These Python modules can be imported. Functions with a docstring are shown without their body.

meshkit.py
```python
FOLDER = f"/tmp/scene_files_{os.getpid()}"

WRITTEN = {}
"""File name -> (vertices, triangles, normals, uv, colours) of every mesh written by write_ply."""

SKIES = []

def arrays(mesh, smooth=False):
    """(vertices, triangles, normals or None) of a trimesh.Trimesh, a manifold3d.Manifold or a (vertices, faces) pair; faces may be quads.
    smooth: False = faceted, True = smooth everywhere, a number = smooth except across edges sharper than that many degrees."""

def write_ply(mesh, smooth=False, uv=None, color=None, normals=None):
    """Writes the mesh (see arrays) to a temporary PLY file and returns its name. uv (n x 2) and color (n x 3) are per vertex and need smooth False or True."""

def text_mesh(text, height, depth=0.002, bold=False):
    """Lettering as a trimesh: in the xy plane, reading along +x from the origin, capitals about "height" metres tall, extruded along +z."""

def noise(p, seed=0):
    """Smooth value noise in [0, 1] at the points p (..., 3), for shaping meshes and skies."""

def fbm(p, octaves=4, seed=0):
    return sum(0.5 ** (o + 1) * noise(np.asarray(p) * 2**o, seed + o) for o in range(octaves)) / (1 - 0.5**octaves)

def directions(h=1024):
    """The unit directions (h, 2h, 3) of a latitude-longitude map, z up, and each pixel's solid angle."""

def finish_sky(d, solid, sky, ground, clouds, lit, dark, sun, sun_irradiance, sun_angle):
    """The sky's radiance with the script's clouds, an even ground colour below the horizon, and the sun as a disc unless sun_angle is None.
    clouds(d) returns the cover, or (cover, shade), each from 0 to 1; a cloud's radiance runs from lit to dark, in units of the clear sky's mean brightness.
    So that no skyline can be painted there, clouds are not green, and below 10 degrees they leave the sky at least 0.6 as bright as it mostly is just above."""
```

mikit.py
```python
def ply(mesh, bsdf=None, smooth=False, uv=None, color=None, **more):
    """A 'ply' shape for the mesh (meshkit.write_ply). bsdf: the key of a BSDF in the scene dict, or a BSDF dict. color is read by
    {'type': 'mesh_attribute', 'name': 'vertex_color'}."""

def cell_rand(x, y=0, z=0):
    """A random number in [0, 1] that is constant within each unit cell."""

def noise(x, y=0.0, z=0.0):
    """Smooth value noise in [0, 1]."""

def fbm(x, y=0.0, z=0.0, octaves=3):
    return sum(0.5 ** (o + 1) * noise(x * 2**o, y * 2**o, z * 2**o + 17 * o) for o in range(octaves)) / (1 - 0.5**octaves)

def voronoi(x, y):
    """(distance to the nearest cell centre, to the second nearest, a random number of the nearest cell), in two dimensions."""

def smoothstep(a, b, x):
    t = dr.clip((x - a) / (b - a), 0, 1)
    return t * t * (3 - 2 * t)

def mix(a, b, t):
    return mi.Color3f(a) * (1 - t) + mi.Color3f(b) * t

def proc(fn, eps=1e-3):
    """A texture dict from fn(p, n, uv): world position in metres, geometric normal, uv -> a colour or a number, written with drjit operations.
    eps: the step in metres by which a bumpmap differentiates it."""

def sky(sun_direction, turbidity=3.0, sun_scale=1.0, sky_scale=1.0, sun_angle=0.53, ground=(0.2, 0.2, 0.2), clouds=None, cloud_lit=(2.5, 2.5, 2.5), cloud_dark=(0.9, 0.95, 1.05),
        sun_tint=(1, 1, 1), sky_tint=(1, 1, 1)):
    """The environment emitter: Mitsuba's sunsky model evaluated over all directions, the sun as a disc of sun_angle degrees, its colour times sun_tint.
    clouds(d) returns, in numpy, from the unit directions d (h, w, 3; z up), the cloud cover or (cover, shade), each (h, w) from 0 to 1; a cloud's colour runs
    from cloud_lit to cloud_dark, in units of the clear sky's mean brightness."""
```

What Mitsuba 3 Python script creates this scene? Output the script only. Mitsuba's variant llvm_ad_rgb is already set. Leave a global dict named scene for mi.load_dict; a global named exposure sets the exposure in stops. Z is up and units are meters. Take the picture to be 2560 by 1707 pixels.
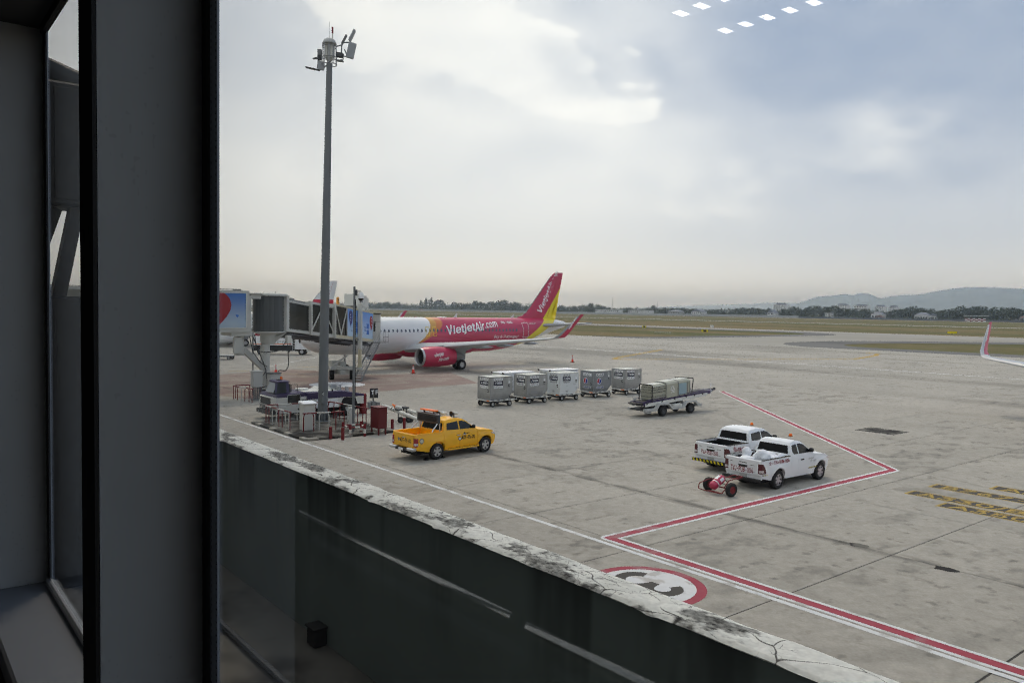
import math, numpy as np, trimesh, shapely, mitsuba as mi, drjit as dr, mikit, meshkit
import manifold3d as m3
from shapely.geometry import Polygon, LineString, Point, box as sbox
from shapely import affinity
from scipy.interpolate import PchipInterpolator as Pchip
from mikit import noise, fbm, voronoi, cell_rand, smoothstep, mix, proc
T = mi.ScalarTransform4f
rad = math.radians
# ------------------------------------------------------------------ camera, sky, exposure
# x: outwards from the terminal, y: along the terminal front, z: up; the eye stands 7 m above the apron
PITCH, ROLL, YAW, FOCAL = rad(2.327), rad(0.823), rad(38.71), 1988.0
_fw, _rt, _up = np.array([math.sin(YAW), math.cos(YAW), 0]), np.array([math.cos(YAW), -math.sin(YAW), 0]), np.array([0, 0, 1.0])
_w = math.cos(PITCH) * _fw - math.sin(PITCH) * _up
_u0 = math.sin(PITCH) * _fw + math.cos(PITCH) * _up
_r = math.cos(ROLL) * _rt + math.sin(ROLL) * _u0
_u = math.cos(ROLL) * _u0 - math.sin(ROLL) * _rt
cm = np.eye(4); cm[:3, 0], cm[:3, 1], cm[:3, 2], cm[:3, 3] = -_r, _u, _w, (0, 0, 7.0)
scene, labels = {}, {}
scene['air'] = {'type': 'homogeneous', 'albedo': {'type': 'rgb', 'value': [0.90, 0.94, 0.98]}, 'sigma_t': {'type': 'rgb', 'value': [1.0e-4, 1.15e-4, 1.38e-4]}, 'phase': {'type': 'hg', 'g': 0.75}}
scene['camera'] = {'type': 'perspective', 'fov': 2 * math.degrees(math.atan(1280 / FOCAL)), 'fov_axis': 'x', 'near_clip': 0.05, 'far_clip': 40000.0,
                   'to_world': T(cm), 'medium': {'type': 'ref', 'id': 'air'}}
exposure = 2.42


def sky_cover(d):
    """Hazy, mostly covered sky: brighter cumulus ahead, a blue-grey sheet of cloud to the right. cover 1, shade from 0 (white) to 1 (blue-grey)."""
    x, y, z = d[..., 0], d[..., 1], np.maximum(d[..., 2], 0)
    az = np.degrees(np.arctan2(x, y)) - 38.71
    az = (az + 180) % 360 - 180
    el = np.degrees(np.arcsin(np.clip(z, -1, 1)))
    ss = lambda a, b, v: (lambda t: t * t * (3 - 2 * t))(np.clip((v - a) / (b - a), 0, 1))
    g = lambda v, c, s: np.exp(-((v - c) / s) ** 2)
    k = 1 / (z + 0.22)
    q = np.stack([x * k, y * k, 0 * z], -1)
    n1 = meshkit.fbm(q * 3.2 + 5.3, 5, 3)
    n3 = meshkit.fbm(d * [2.2, 2.2, 3.0] + 4.1, 3, 21)
    R = 1 - ss(95, 150, az)
    n2 = np.clip(0.5 + 2.1 * (meshkit.fbm(d * [11, 11, 17] + 1.7, 7, 11) - 0.5), -0.2, 1.2)
    n4 = np.clip(0.5 + 2.0 * (meshkit.fbm(d * [26, 26, 44] + 8.3, 6, 51) - 0.5), -0.2, 1.2)
    warp = meshkit.fbm(d * [6, 6, 9] + 9.1, 5, 31) - 0.5
    warp2 = meshkit.fbm(d * [6, 6, 9] + 3.7, 5, 41) - 0.5
    A, B = az + 10 * warp, el + 7.0 * warp2
    white = 0.82 + 0.30 * (n3 - 0.5) + 0.16 * (1 - ss(-20, -8, az)) * (1 - ss(9, 18, el)) * ss(-100, -40, az) + 0.10 * g(az, 2, 10) * g(el, 12, 4) + 0.25 * (n1 - 0.5) * ss(6, 14, el)
    white = white - 0.36 * ss(3, 22, az) * R - 0.42 * ss(2, 20, A) * R * ss(8.0, 14.5, B + 0.10 * (A - 22)) * (1 - 0.4 * ss(30, 60, el))
    white = white - 0.10 * ss(5, 22, A) * R * ss(3.5, 7, B) * (n2 - 0.2)
    white = white - 0.36 * g(az, -21, 9) * ss(7, 16, el) - 0.30 * g(A, 4.5, 2.6) * g(B, 20.5, 1.8) - 0.26 * g(A, 9.0, 2.0) * g(B, 16.5, 2.0) - 0.15 * g(A, -1, 8) * g(B, 10, 1.6)
    body = 1.2 * g(A, -6.0, 7.0) * g(B, 19.5, 4.4) + 1.05 * g(A, 1.5, 4.0) * g(B, 16.2, 2.8) + 0.95 * g(A, 7.0, 3.2) * g(B, 14.2, 1.5) + 0.7 * g(A, 7.5, 1.6) * g(B, 18.0, 1.1) + 0.6 * g(A, 9.5, 3) * g(B, 21.5, 1.6) + 0.4 * g(A, -15, 4) * g(B, 17, 1.5)
    white = white + (0.10 * (n4 - 0.5) + 0.10 * (n2 - 0.5)) * ss(3, 9, el)
    white = white - 0.30 * ss(50, 120, np.abs(az))
    cum = ss(0.30, 0.46, body * 0.62 + 0.36 * (n2 - 0.5) + 0.22 * (n4 - 0.5))
    tops = 1.05 + 0.10 * (n2 - 0.5) + 0.16 * (n4 - 0.5) - 0.10 * ss(0.7, 1.4, body) * ss(0.3, 0.8, n2)
    cum = cum * (0.35 + 0.65 * ss(12.5, 16.5, B + 0.25 * A))
    white = white * (1 - 0.92 * cum) + tops * 0.92 * cum
    white = white - 0.30 * g(A, 3.2, 2.6) * g(B, 16.4, 1.0) - 0.10 * g(A, -4.5, 3) * g(B, 16.0, 1.2)
    puffs = 0.30 * g(A, 25, 4.2) * g(B, 11.2, 1.4) + 0.28 * g(A, 18, 3.0) * g(B, 9.4, 0.8) + 0.34 * g(A, 15.5, 5) * g(B, 7.0, 0.9) + 0.25 * g(A, 13, 3) * g(B, 9.0, 1.0) + 0.12 * g(A, 24.5, 1.8) * g(B, 9.3, 1.6)
    white = white + puffs * ss(0.15, 0.85, 0.6 * n2 + 0.4 * n4)
    low = 1 - ss(1.0, 9, el)
    white = white * (1 - low) + low * (0.86 + 0.12 * (1 - ss(-22, -8, az)) * ss(-100, -40, az) - 0.34 * ss(-6, 28, az) * R)
    white = 0.50 * np.clip(white, 0, 1.3)
    white = white + (1 - white) * 0.66 * (1 - ss(0.2, 5.5, el)) * (1 - 0.42 * ss(0, 28, az) * R)
    return np.ones_like(az), np.clip(1 - white, 0, 1)


scene['sky'] = mikit.sky([0.40, 0.50, 0.95], turbidity=4, sun_scale=0.16, sun_angle=14, ground=(0.22, 0.21, 0.19), clouds=sky_cover,
                         cloud_lit=(3.38, 3.25, 2.86), cloud_dark=(0.70, 0.86, 1.14))


# ------------------------------------------------------------------ materials
def S(r, g, b):
    return [(c / 255 / 12.92 if c <= 10 else ((c / 255 + 0.055) / 1.055) ** 2.4) for c in (r, g, b)]


def rgbd(c):
    return c if isinstance(c, dict) else {'type': 'rgb', 'value': list(c)}


def M(name, c, rough=0.5, metal=0.0, coat=0.0, spec=0.5, bump=None, bs=0.002):
    b = {'type': 'principled', 'base_color': rgbd(c), 'roughness': rough, 'metallic': metal, 'specular': spec, 'clearcoat': coat, 'clearcoat_gloss': 0.9}
    if bump is not None:
        b = {'type': 'bumpmap', 'arbitrary': bump, 'scale': bs, 'bsdf': b}
    scene[name] = {'type': 'twosided', 'bsdf': b}
    return name


def lines(x, period, off, w):
    t = dr.abs((x - off) / period - dr.round((x - off) / period)) * period
    return 1 - smoothstep(w * 0.6, w, t)


def f_concrete(p, n, uv):
    x, y = p.x, p.y
    tone = cell_rand(dr.floor((x - 17.56) / 5.56), dr.floor((y - 6.05) / 4.87), 5)
    big = fbm(x * 0.07, y * 0.07, 0.0, 3)
    med = fbm(x * 0.45, y * 0.55, 3.0, 4)
    fine = fbm(x * 5.0, y * 5.0, 7.0, 3)
    c = mix([0.272, 0.257, 0.226], [0.362, 0.342, 0.302], dr.clip(0.30 * tone + 0.55 * big + 0.45 * med - 0.17, 0, 1))
    c = c * (0.86 + 0.28 * fine)
    soil = smoothstep(0.52, 0.72, fbm(x * 0.9 + 3, y * 1.4, 11.0, 4)) * smoothstep(0.40, 0.62, fbm(x * 0.11 + 7, y * 0.11, 2.0, 2))
    c = c * (1 - 0.24 * soil * (0.2 + 1.4 * fbm(x * 4, y * 4, 5.0, 4)))
    tr1 = (1 - smoothstep(0.002, 0.007, dr.abs(fbm(x * 0.05 + 3, y * 0.035, 8.0, 2) - 0.47))) + (1 - smoothstep(0.002, 0.006, dr.abs(fbm(x * 0.04 + 9, y * 0.05, 2.0, 2) - 0.53)))
    c = c * (1 - 0.16 * tr1 * smoothstep(0.35, 0.6, fbm(x * 0.5, y * 0.5, 6.0, 3)))
    c = c * (0.90 + 0.20 * fbm(x * 22, y * 22, 4.0, 2))
    blot = smoothstep(0.64, 0.88, fbm(x * 2.6, y * 2.8, 19.0, 5))
    c = c * (1 - 0.35 * blot)
    band = smoothstep(0.50, 0.70, fbm(x * 0.10, y * 0.022, 5.0, 3)) * smoothstep(40, 70, x + 0.3 * y)
    c = c * (1 - 0.30 * band)
    wear = (1 - smoothstep(0.0, 0.35, dr.abs(x - 23.1) - 0.12 * fbm(x, y * 0.7, 1.0, 2))) * smoothstep(0.30, 0.62, fbm(x * 3, y * 0.8, 4.0, 3))
    c = c * (1 - 0.45 * wear)
    return c


def f_joint(p, n, uv):
    x, y = p.x, p.y
    c = f_concrete(p, n, uv)
    j = dr.maximum(lines(x, 5.56, 17.56, 0.035), lines(y, 4.87, 6.05, 0.035))
    return c * (1 - 0.80 * j)


def f_grass(p, n, uv):
    x, y = p.x, p.y
    a = fbm(x * 0.035, y * 0.012, 1.0, 4)
    b = fbm(x * 0.4, y * 0.25, 2.0, 3)
    c = mix([0.135, 0.104, 0.050], [0.080, 0.080, 0.032], smoothstep(0.35, 0.65, a))
    return c * (0.72 + 0.5 * b)


def f_cap(p, n, uv):
    x, y = p.x, p.y
    a = fbm(x * 9, y * 6, 0.0, 4)
    grime = smoothstep(0.50, 0.64, fbm(x * 7 + 2, y * 3.4, 5.0, 6) + 0.30 * (fbm(x * 38, y * 26, 2.0, 3) - 0.5))
    wx, wy = x + 0.07 * noise(x * 14, y * 9), y + 0.10 * noise(x * 11 + 5, y * 8)
    d1, d2, k = voronoi(wx * 6.5, wy * 3.2)
    crack = (1 - smoothstep(0.006, 0.030, d2 - d1)) * smoothstep(0.46, 0.56, fbm(x * 5, y * 3, 9.0, 3))
    wx, wy = wx + 0.03 * noise(x * 40, y * 34), wy + 0.04 * noise(x * 37 + 5, y * 31)
    d3, d4, k2 = voronoi(wx * 17, wy * 10)
    hair = (1 - smoothstep(0.008, 0.05, d4 - d3)) * smoothstep(0.46, 0.60, fbm(x * 8, y * 4, 14.0, 3))
    c = mix([0.56, 0.575, 0.54], [0.78, 0.79, 0.75], a)
    c = c * (0.80 + 0.36 * fbm(x * 55, y * 48, 6.0, 3)) * (1 - 0.80 * grime * (0.45 + 0.9 * fbm(x * 60, y * 45, 1.0, 3)))
    return c * (1 - 0.86 * dr.maximum(crack, 0.75 * hair))


def f_parapet(p, n, uv):
    y, z = p.y, p.z
    drip = smoothstep(0.45, 0.75, fbm(y * 5.0, z * 0.5, 3.0, 4)) * smoothstep(5.1, 5.8, z)
    c = mix([0.165, 0.205, 0.182], [0.215, 0.262, 0.236], fbm(y * 1.2, z * 1.2, 0.0, 4))
    return c * (1 - 0.6 * drip)


def f_alu(p, n, uv):
    x, y, z = p.x, p.y, p.z
    a = fbm(x * 3, y * 3, z * 1.5, 4)
    sc = smoothstep(0.62, 0.75, fbm((x + y) * 1.7, z * 16, 3.0, 3))
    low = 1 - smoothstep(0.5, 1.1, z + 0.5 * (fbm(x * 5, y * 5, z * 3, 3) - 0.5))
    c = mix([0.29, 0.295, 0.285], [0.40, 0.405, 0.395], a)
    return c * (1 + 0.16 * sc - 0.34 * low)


def f_uldwhite(p, n, uv):
    x, y, z = p.x, p.y, p.z
    sc = smoothstep(0.60, 0.70, fbm((x + y) * 2.5, z * 9, 3.0, 4)) * (1 - smoothstep(0.8, 1.7, z))
    return mix([0.66, 0.69, 0.69], [0.36, 0.38, 0.37], 0.75 * sc + 0.15 * fbm(x * 4, y * 4, z * 4, 3))


def f_mast(p, n, uv):
    return mix([0.125, 0.140, 0.150], [0.185, 0.200, 0.208], fbm(p.x * 3, p.y * 3, p.z * 0.8, 4))


def f_wpaint(p, n, uv):
    x, y = p.x, p.y
    w = smoothstep(0.56, 0.72, fbm(x * 2.3, y * 2.3, 4.0, 5))
    return mix([0.60, 0.61, 0.62], [0.40, 0.39, 0.37], 0.8 * w + 0.25 * fbm(x * 9, y * 9, 1.0, 3))


def f_rpaint(p, n, uv):
    x, y = p.x, p.y
    w = smoothstep(0.55, 0.72, fbm(x * 2.1, y * 2.1, 7.0, 5))
    return mix([0.30, 0.040, 0.064], [0.30, 0.14, 0.15], 0.75 * w + 0.3 * fbm(x * 8, y * 8, 3.0, 3))


def f_pink(p, n, uv):
    x, y = p.x, p.y
    c = f_concrete(p, n, uv)
    wearn = smoothstep(0.38, 0.66, fbm(x * 0.5, y * 0.8, 4.0, 4))
    return mix([0.18, 0.115, 0.108], c * mi.Color3f(0.92, 0.82, 0.79), 0.45 + 0.45 * wearn)


def f_asphalt(p, n, uv):
    x, y = p.x, p.y
    return mix([0.055, 0.055, 0.053], [0.14, 0.137, 0.13], fbm(x * 0.06, y * 0.03, 0.0, 4))


def f_taxi(p, n, uv):
    x, y = p.x, p.y
    return mix([0.20, 0.19, 0.168], [0.30, 0.285, 0.252], fbm(x * 0.05, y * 0.02, 0.0, 4))


def f_mullion(p, n, uv):
    x, y, z = p.x, p.y, p.z
    sp = smoothstep(0.86, 0.92, noise(x * 150 + y * 131, z * 90, 3.0)) * smoothstep(0.60, 0.70, noise(x * 22 + y, z * 9, 8.0))
    return mix([0.36, 0.375, 0.37], [0.43, 0.445, 0.44], fbm(x * 14, y * 9, z * 1.5, 3)) * (1 - 0.10 * sp)


def f_leaf(p, n, uv):
    a = fbm(p.x * 0.22, p.y * 0.22, p.z * 0.25, 2)
    b = noise(p.x * 0.02, p.y * 0.013, 3.0)
    return mix(mix([0.022, 0.036, 0.018], [0.036, 0.048, 0.024], b), mix([0.044, 0.066, 0.030], [0.058, 0.066, 0.034], b), a)


def f_hill(p, n, uv):
    return mix([0.045, 0.062, 0.045], [0.075, 0.090, 0.058], fbm(p.x * 0.004, p.y * 0.004, p.z * 0.006, 4))


Lz = np.array([5.91, 5.8, 5.3, 4.7, 4.1, 3.43, 2.76, 2.05, 1.5])
P1 = np.polyfit(Lz, [14.25, 14.3, 14.42, 14.3, 13.95, 13.3, 12.4, 10.9, 9.4], 4)
P2 = np.polyfit(Lz, [14.95, 15.0, 15.05, 14.85, 14.4, 13.8, 12.9, 11.3, 9.7], 4)
poly = lambda c, t: sum(float(k) * t ** (len(c) - 1 - i) for i, k in enumerate(c))
RED, YEL, WHT = [0.47, 0.030, 0.085], [0.74, 0.62, 0.03], [0.70, 0.72, 0.73]


def f_livery(p, n, uv):
    x, z = uv.x, dr.maximum(uv.y, 1.5)
    e1, e2 = poly(P1, z), poly(P2, z)
    st = smoothstep(2.4, 5.6, z)
    c = mix(WHT, YEL, smoothstep(-0.02, 0.02, x - e1))
    c = mix(c, [0.60, 0.32, 0.07], smoothstep(-0.03, 0.03, x - e2))
    c = mix(c, [0.60, 0.19, 0.05], smoothstep(-0.05, 0.05, x - e2 - 0.75 * st - 0.1))
    c = mix(c, RED, smoothstep(-0.05, 0.25, x - e2 - 1.45 * st - 0.2))
    c = mix(c, RED, (1 - smoothstep(1.85, 1.95, uv.y)) * smoothstep(9.0, 9.2, x))
    c = mix(c, YEL, smoothstep(-0.02, 0.02, x - 33.3 - 1.55 * (uv.y - 5.85)))
    c = mix(c, WHT, smoothstep(-0.02, 0.02, x - 35.4 - 1.75 * (uv.y - 5.8)))
    return c * (0.94 + 0.08 * fbm(x * 0.8, z * 2, 1.0, 3))


def f_fin(p, n, uv):
    x, z = uv.x, uv.y
    return mix(RED, YEL, smoothstep(-0.02, 0.02, x - 33.3 - 0.765 * (z - 5.85))) * (0.95 + 0.07 * fbm(x, z, 1.0, 3))


def f_fin2(p, n, uv):
    x, z = uv.x, uv.y
    c = mix(WHT, [0.55, 0.03, 0.06], smoothstep(-0.03, 0.03, 8.3 - z) * smoothstep(-0.03, 0.03, z - 7.0 + 0.55 * (35.4 - x)))
    return mix(c, [0.05, 0.06, 0.16], smoothstep(-0.03, 0.03, 6.7 - 0.35 * (35 - x) - z) * smoothstep(-0.03, 0.03, z - 6.35 + 0.35 * (35 - x)))


def f_bill(p, n, uv):
    return mix(mix([0.34, 0.46, 0.60], [0.42, 0.52, 0.60], fbm(uv.x * 7, uv.y * 3, 2.0, 3)), [0.045, 0.16, 0.48], smoothstep(0.0, 1.0, uv.y * 1.05 - 0.05))


def f_bill2(p, n, uv):
    return mix([0.44, 0.60, 0.78], [0.13, 0.32, 0.74], smoothstep(0.1, 1.0, uv.y))


def f_drum(p, n, uv):
    x, y = p.x - 23.95, p.y - 60.35
    return mix([0.030, 0.036, 0.038], [0.062, 0.070, 0.072], fbm((x - y) * 9, p.z * 0.15, 2.0, 3))


def f_dirtywhite(p, n, uv):
    return mix([0.44, 0.45, 0.42], [0.60, 0.61, 0.57], fbm(p.x * 1.5, p.y * 1.5, p.z * 1.2, 4))


def f_stain(p, n, uv):
    x, y = p.x, p.y
    return mix([0.028, 0.026, 0.024], [0.13, 0.125, 0.11], smoothstep(0.35, 0.7, fbm(x * 1.8, y * 1.8, 0.0, 4)))


for nm, fn, ro in (('concrete', f_concrete, 0.85), ('joint', f_joint, 0.85), ('grassm', f_grass, 0.95), ('capm', f_cap, 0.85), ('parapetm', f_parapet, 0.7), ('uldwhite', f_uldwhite, 0.5),
                   ('mastm', f_mast, 0.55), ('pinkm', f_pink, 0.85), ('asphalt', f_asphalt, 0.8), ('taxim', f_taxi, 0.85), ('leaf', f_leaf, 0.8), ('hillm', f_hill, 0.95),
                   ('bill', f_bill, 0.4), ('bill2', f_bill2, 0.4), ('drum', f_drum, 0.45), ('dirtywhite', f_dirtywhite, 0.55), ('stain', f_stain, 0.85), ('mullionm', f_mullion, 0.5)):
    M(nm, proc(fn), ro, spec=0.2 if ro > 0.8 else 0.5)
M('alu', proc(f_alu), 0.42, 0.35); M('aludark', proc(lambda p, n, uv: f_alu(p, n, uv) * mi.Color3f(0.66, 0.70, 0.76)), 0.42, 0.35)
M('livery', proc(f_livery), 0.22, 0, 1.0, 0.7)
M('finm', proc(f_fin), 0.25, 0, 0.8)
M('finm2', proc(f_fin2), 0.3, 0, 0.6)
M('white', S(226, 228, 228), 0.35, 0, 0.4); M('acwhite', WHT, 0.3, 0, 0.6); M('offwhite', S(205, 206, 200), 0.55); M('decal', S(232, 234, 236), 0.5)
M('red', RED, 0.3, 0, 0.6); M('railred', S(112, 22, 30), 0.55); M('cabred', S(92, 10, 18), 0.45); M('paintred', proc(f_rpaint), 0.8, spec=0.3); M('paintwhite', proc(f_wpaint), 0.8, spec=0.3)
M('paintyellow', S(158, 132, 62), 0.8); M('paintblack', S(66, 64, 61), 0.85); M('yellowline', S(160, 130, 66), 0.85, spec=0.2)
M('yellow', S(240, 178, 16), 0.25, 0, 1.0); M('vwhite', S(224, 227, 230), 0.22, 0, 1.0); M('black', S(22, 23, 25), 0.5); M('rubber', S(30, 30, 31), 0.8); M('darkglass', S(9, 11, 13), 0.06, 0, 0.5)
M('chrome', S(200, 202, 204), 0.18, 0.9); M('rimm', S(190, 192, 195), 0.3, 0.7); M('steel', S(150, 153, 156), 0.35, 0.6); M('grey', S(120, 123, 124), 0.55); M('lightgrey', S(176, 178, 176), 0.5)
M('darkgrey', S(66, 69, 72), 0.55); M('underbody', S(20, 20, 21), 0.8); M('orange', S(236, 110, 20), 0.35); M('conered', S(232, 62, 42), 0.5); M('navy', S(20, 26, 48), 0.5)
M('tailred', S(150, 14, 22), 0.2, 0, 0.6); M('tailclear', S(196, 190, 190), 0.2, 0, 0.6); M('taildark', S(74, 14, 24), 0.2, 0, 0.6); M('textdark', S(36, 33, 34), 0.6); M('textred', S(138, 34, 44), 0.6)
M('purple', S(46, 34, 78), 0.35, 0, 0.4); M('acgrey', S(150, 155, 160), 0.4, 0.1); M('acwing', S(178, 182, 185), 0.35, 0.1); M('winglass', S(84, 96, 108), 0.15); M('exitline', S(226, 196, 60), 0.5); M('decalred', S(170, 30, 48), 0.5)
M('decalblue', S(30, 48, 140), 0.5); M('glassdark', S(22, 27, 26), 0.12, 0, 0.3); M('bagwhite', S(226, 229, 234), 0.6); M('balloonred', S(150, 16, 30), 0.45); M('balloonblue', S(36, 48, 120), 0.45)
M('medblue', S(44, 104, 190), 0.45); M('canopyc', S(168, 168, 152), 0.35); M('canopyw', S(196, 198, 190), 0.45); M('canopyblue', S(140, 165, 175), 0.35); M('gasket', S(9, 9, 10), 0.6); M('spacer', S(150, 158, 168), 0.5)
M('roomwall', S(62, 63, 64), 0.8); M('roomfloor', S(44, 45, 48), 0.5); M('sillm', S(100, 104, 110), 0.4); M('wallext', S(120, 120, 116), 0.8); M('roofm', S(84, 62, 58), 0.7); M('roofgrey', S(104, 110, 120), 0.7)
M('housewhite', S(206, 208, 208), 0.7); M('housegrey', S(150, 152, 150), 0.7); M('housewin', S(46, 52, 58), 0.3); M('trunk', S(72, 62, 52), 0.9); M('fencem', S(150, 154, 156), 0.8); M('signyellow', S(206, 190, 20), 0.6)
M('beige', S(196, 190, 162), 0.6); M('polished', S(225, 226, 228), 0.12, 1.0); M('seatgrey', S(58, 60, 64), 0.5); M('cabdark', S(16, 17, 20), 0.35)
scene['paneglass'] = {'type': 'thindielectric', 'int_ior': 1.5, 'specular_transmittance': {'type': 'rgb', 'value': [0.92, 0.93, 0.925]}}


# ------------------------------------------------------------------ mesh helpers
def tm(v, f):
    v, f = np.asarray(v, float), np.asarray(f, int)
    if f.shape[1] == 4:
        f = np.vstack([f[:, [0, 1, 2]], f[:, [0, 2, 3]]])
    return trimesh.Trimesh(v, f, process=False)


def cat(*ms):
    ms = [m for g in ms for m in (g if isinstance(g, (list, tuple)) else [g])]
    return ms[0] if len(ms) == 1 else trimesh.util.concatenate(ms)


def toT(man):
    q = man.to_mesh()
    return trimesh.Trimesh(np.array(q.vert_properties[:, :3]), np.array(q.tri_verts), process=False)


def toM(m):
    m = m.copy(); m.merge_vertices()
    return m3.Manifold(m3.Mesh(np.asarray(m.vertices, np.float32), np.asarray(m.faces, np.uint32)))


def box(x0, x1, y0, y1, z0, z1):
    x0, x1, y0, y1, z0, z1 = min(x0, x1), max(x0, x1), min(y0, y1), max(y0, y1), min(z0, z1), max(z0, z1)
    v = [(x, y, z) for x in (x0, x1) for y in (y0, y1) for z in (z0, z1)]
    return tm(v, [[0, 1, 3, 2], [4, 6, 7, 5], [0, 4, 5, 1], [2, 3, 7, 6], [0, 2, 6, 4], [1, 5, 7, 3]])


def rbox(x0, x1, y0, y1, z0, z1, c=0.02):
    p = []
    for a, sa in ((x0, 1), (x1, -1)):
        for b, sb in ((y0, 1), (y1, -1)):
            for e, se in ((z0, 1), (z1, -1)):
                p += [(a + sa * c, b + sb * c, e), (a + sa * c, b, e + se * c), (a, b + sb * c, e + se * c)]
    return toT(m3.Manifold.hull_points(np.array(p, float)))


def hull(pts):
    return toT(m3.Manifold.hull_points(np.array(pts, float)))


def frame_of(d):
    d = d / np.linalg.norm(d)
    a = np.cross(d, [0, 0, 1.0] if abs(d[2]) < 0.9 else [1.0, 0, 0]); a /= np.linalg.norm(a)
    return a, np.cross(d, a)


def tube(pts, r, n=8):
    """A tube along a polyline, with closed ends; r a number or one per point."""
    p = np.asarray(pts, float); r = np.broadcast_to(r, len(p))
    t = np.gradient(p, axis=0); t /= np.linalg.norm(t, axis=1, keepdims=True) + 1e-12
    a, b = frame_of(t[0]); rings = []
    for i in range(len(p)):
        a = a - t[i] * (a @ t[i]); a /= np.linalg.norm(a); b = np.cross(t[i], a)
        ang = np.arange(n) * 2 * np.pi / n
        rings.append(p[i] + r[i] * (np.cos(ang)[:, None] * a + np.sin(ang)[:, None] * b))
    v = np.vstack(rings + [p[:1], p[-1:]]); f = []
    for i in range(len(p) - 1):
        for j in range(n):
            k = (j + 1) % n
            f += [[i * n + j, i * n + k, (i + 1) * n + k], [i * n + j, (i + 1) * n + k, (i + 1) * n + j]]
    e, m = len(p) * n, (len(p) - 1) * n
    for j in range(n):
        k = (j + 1) % n
        f += [[e, k, j], [e + 1, m + j, m + k]]
    return tm(v, f)


def bend(pts, r=0.08, k=4):
    """Rounds the corners of a polyline."""
    p = [np.array(q, float) for q in pts]; out = [p[0]]
    for a, b, c in zip(p, p[1:], p[2:]):
        u, w = (a - b) / np.linalg.norm(a - b), (c - b) / np.linalg.norm(c - b)
        for s in np.linspace(0, 1, k + 1):
            out.append((1 - s) ** 2 * (b + u * r) + 2 * s * (1 - s) * b + s * s * (b + w * r))
    return out + [p[-1]]


def cyl(p0, p1, r, n=16, r1=None):
    return tube([p0, p1], [r, r if r1 is None else r1], n)


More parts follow.
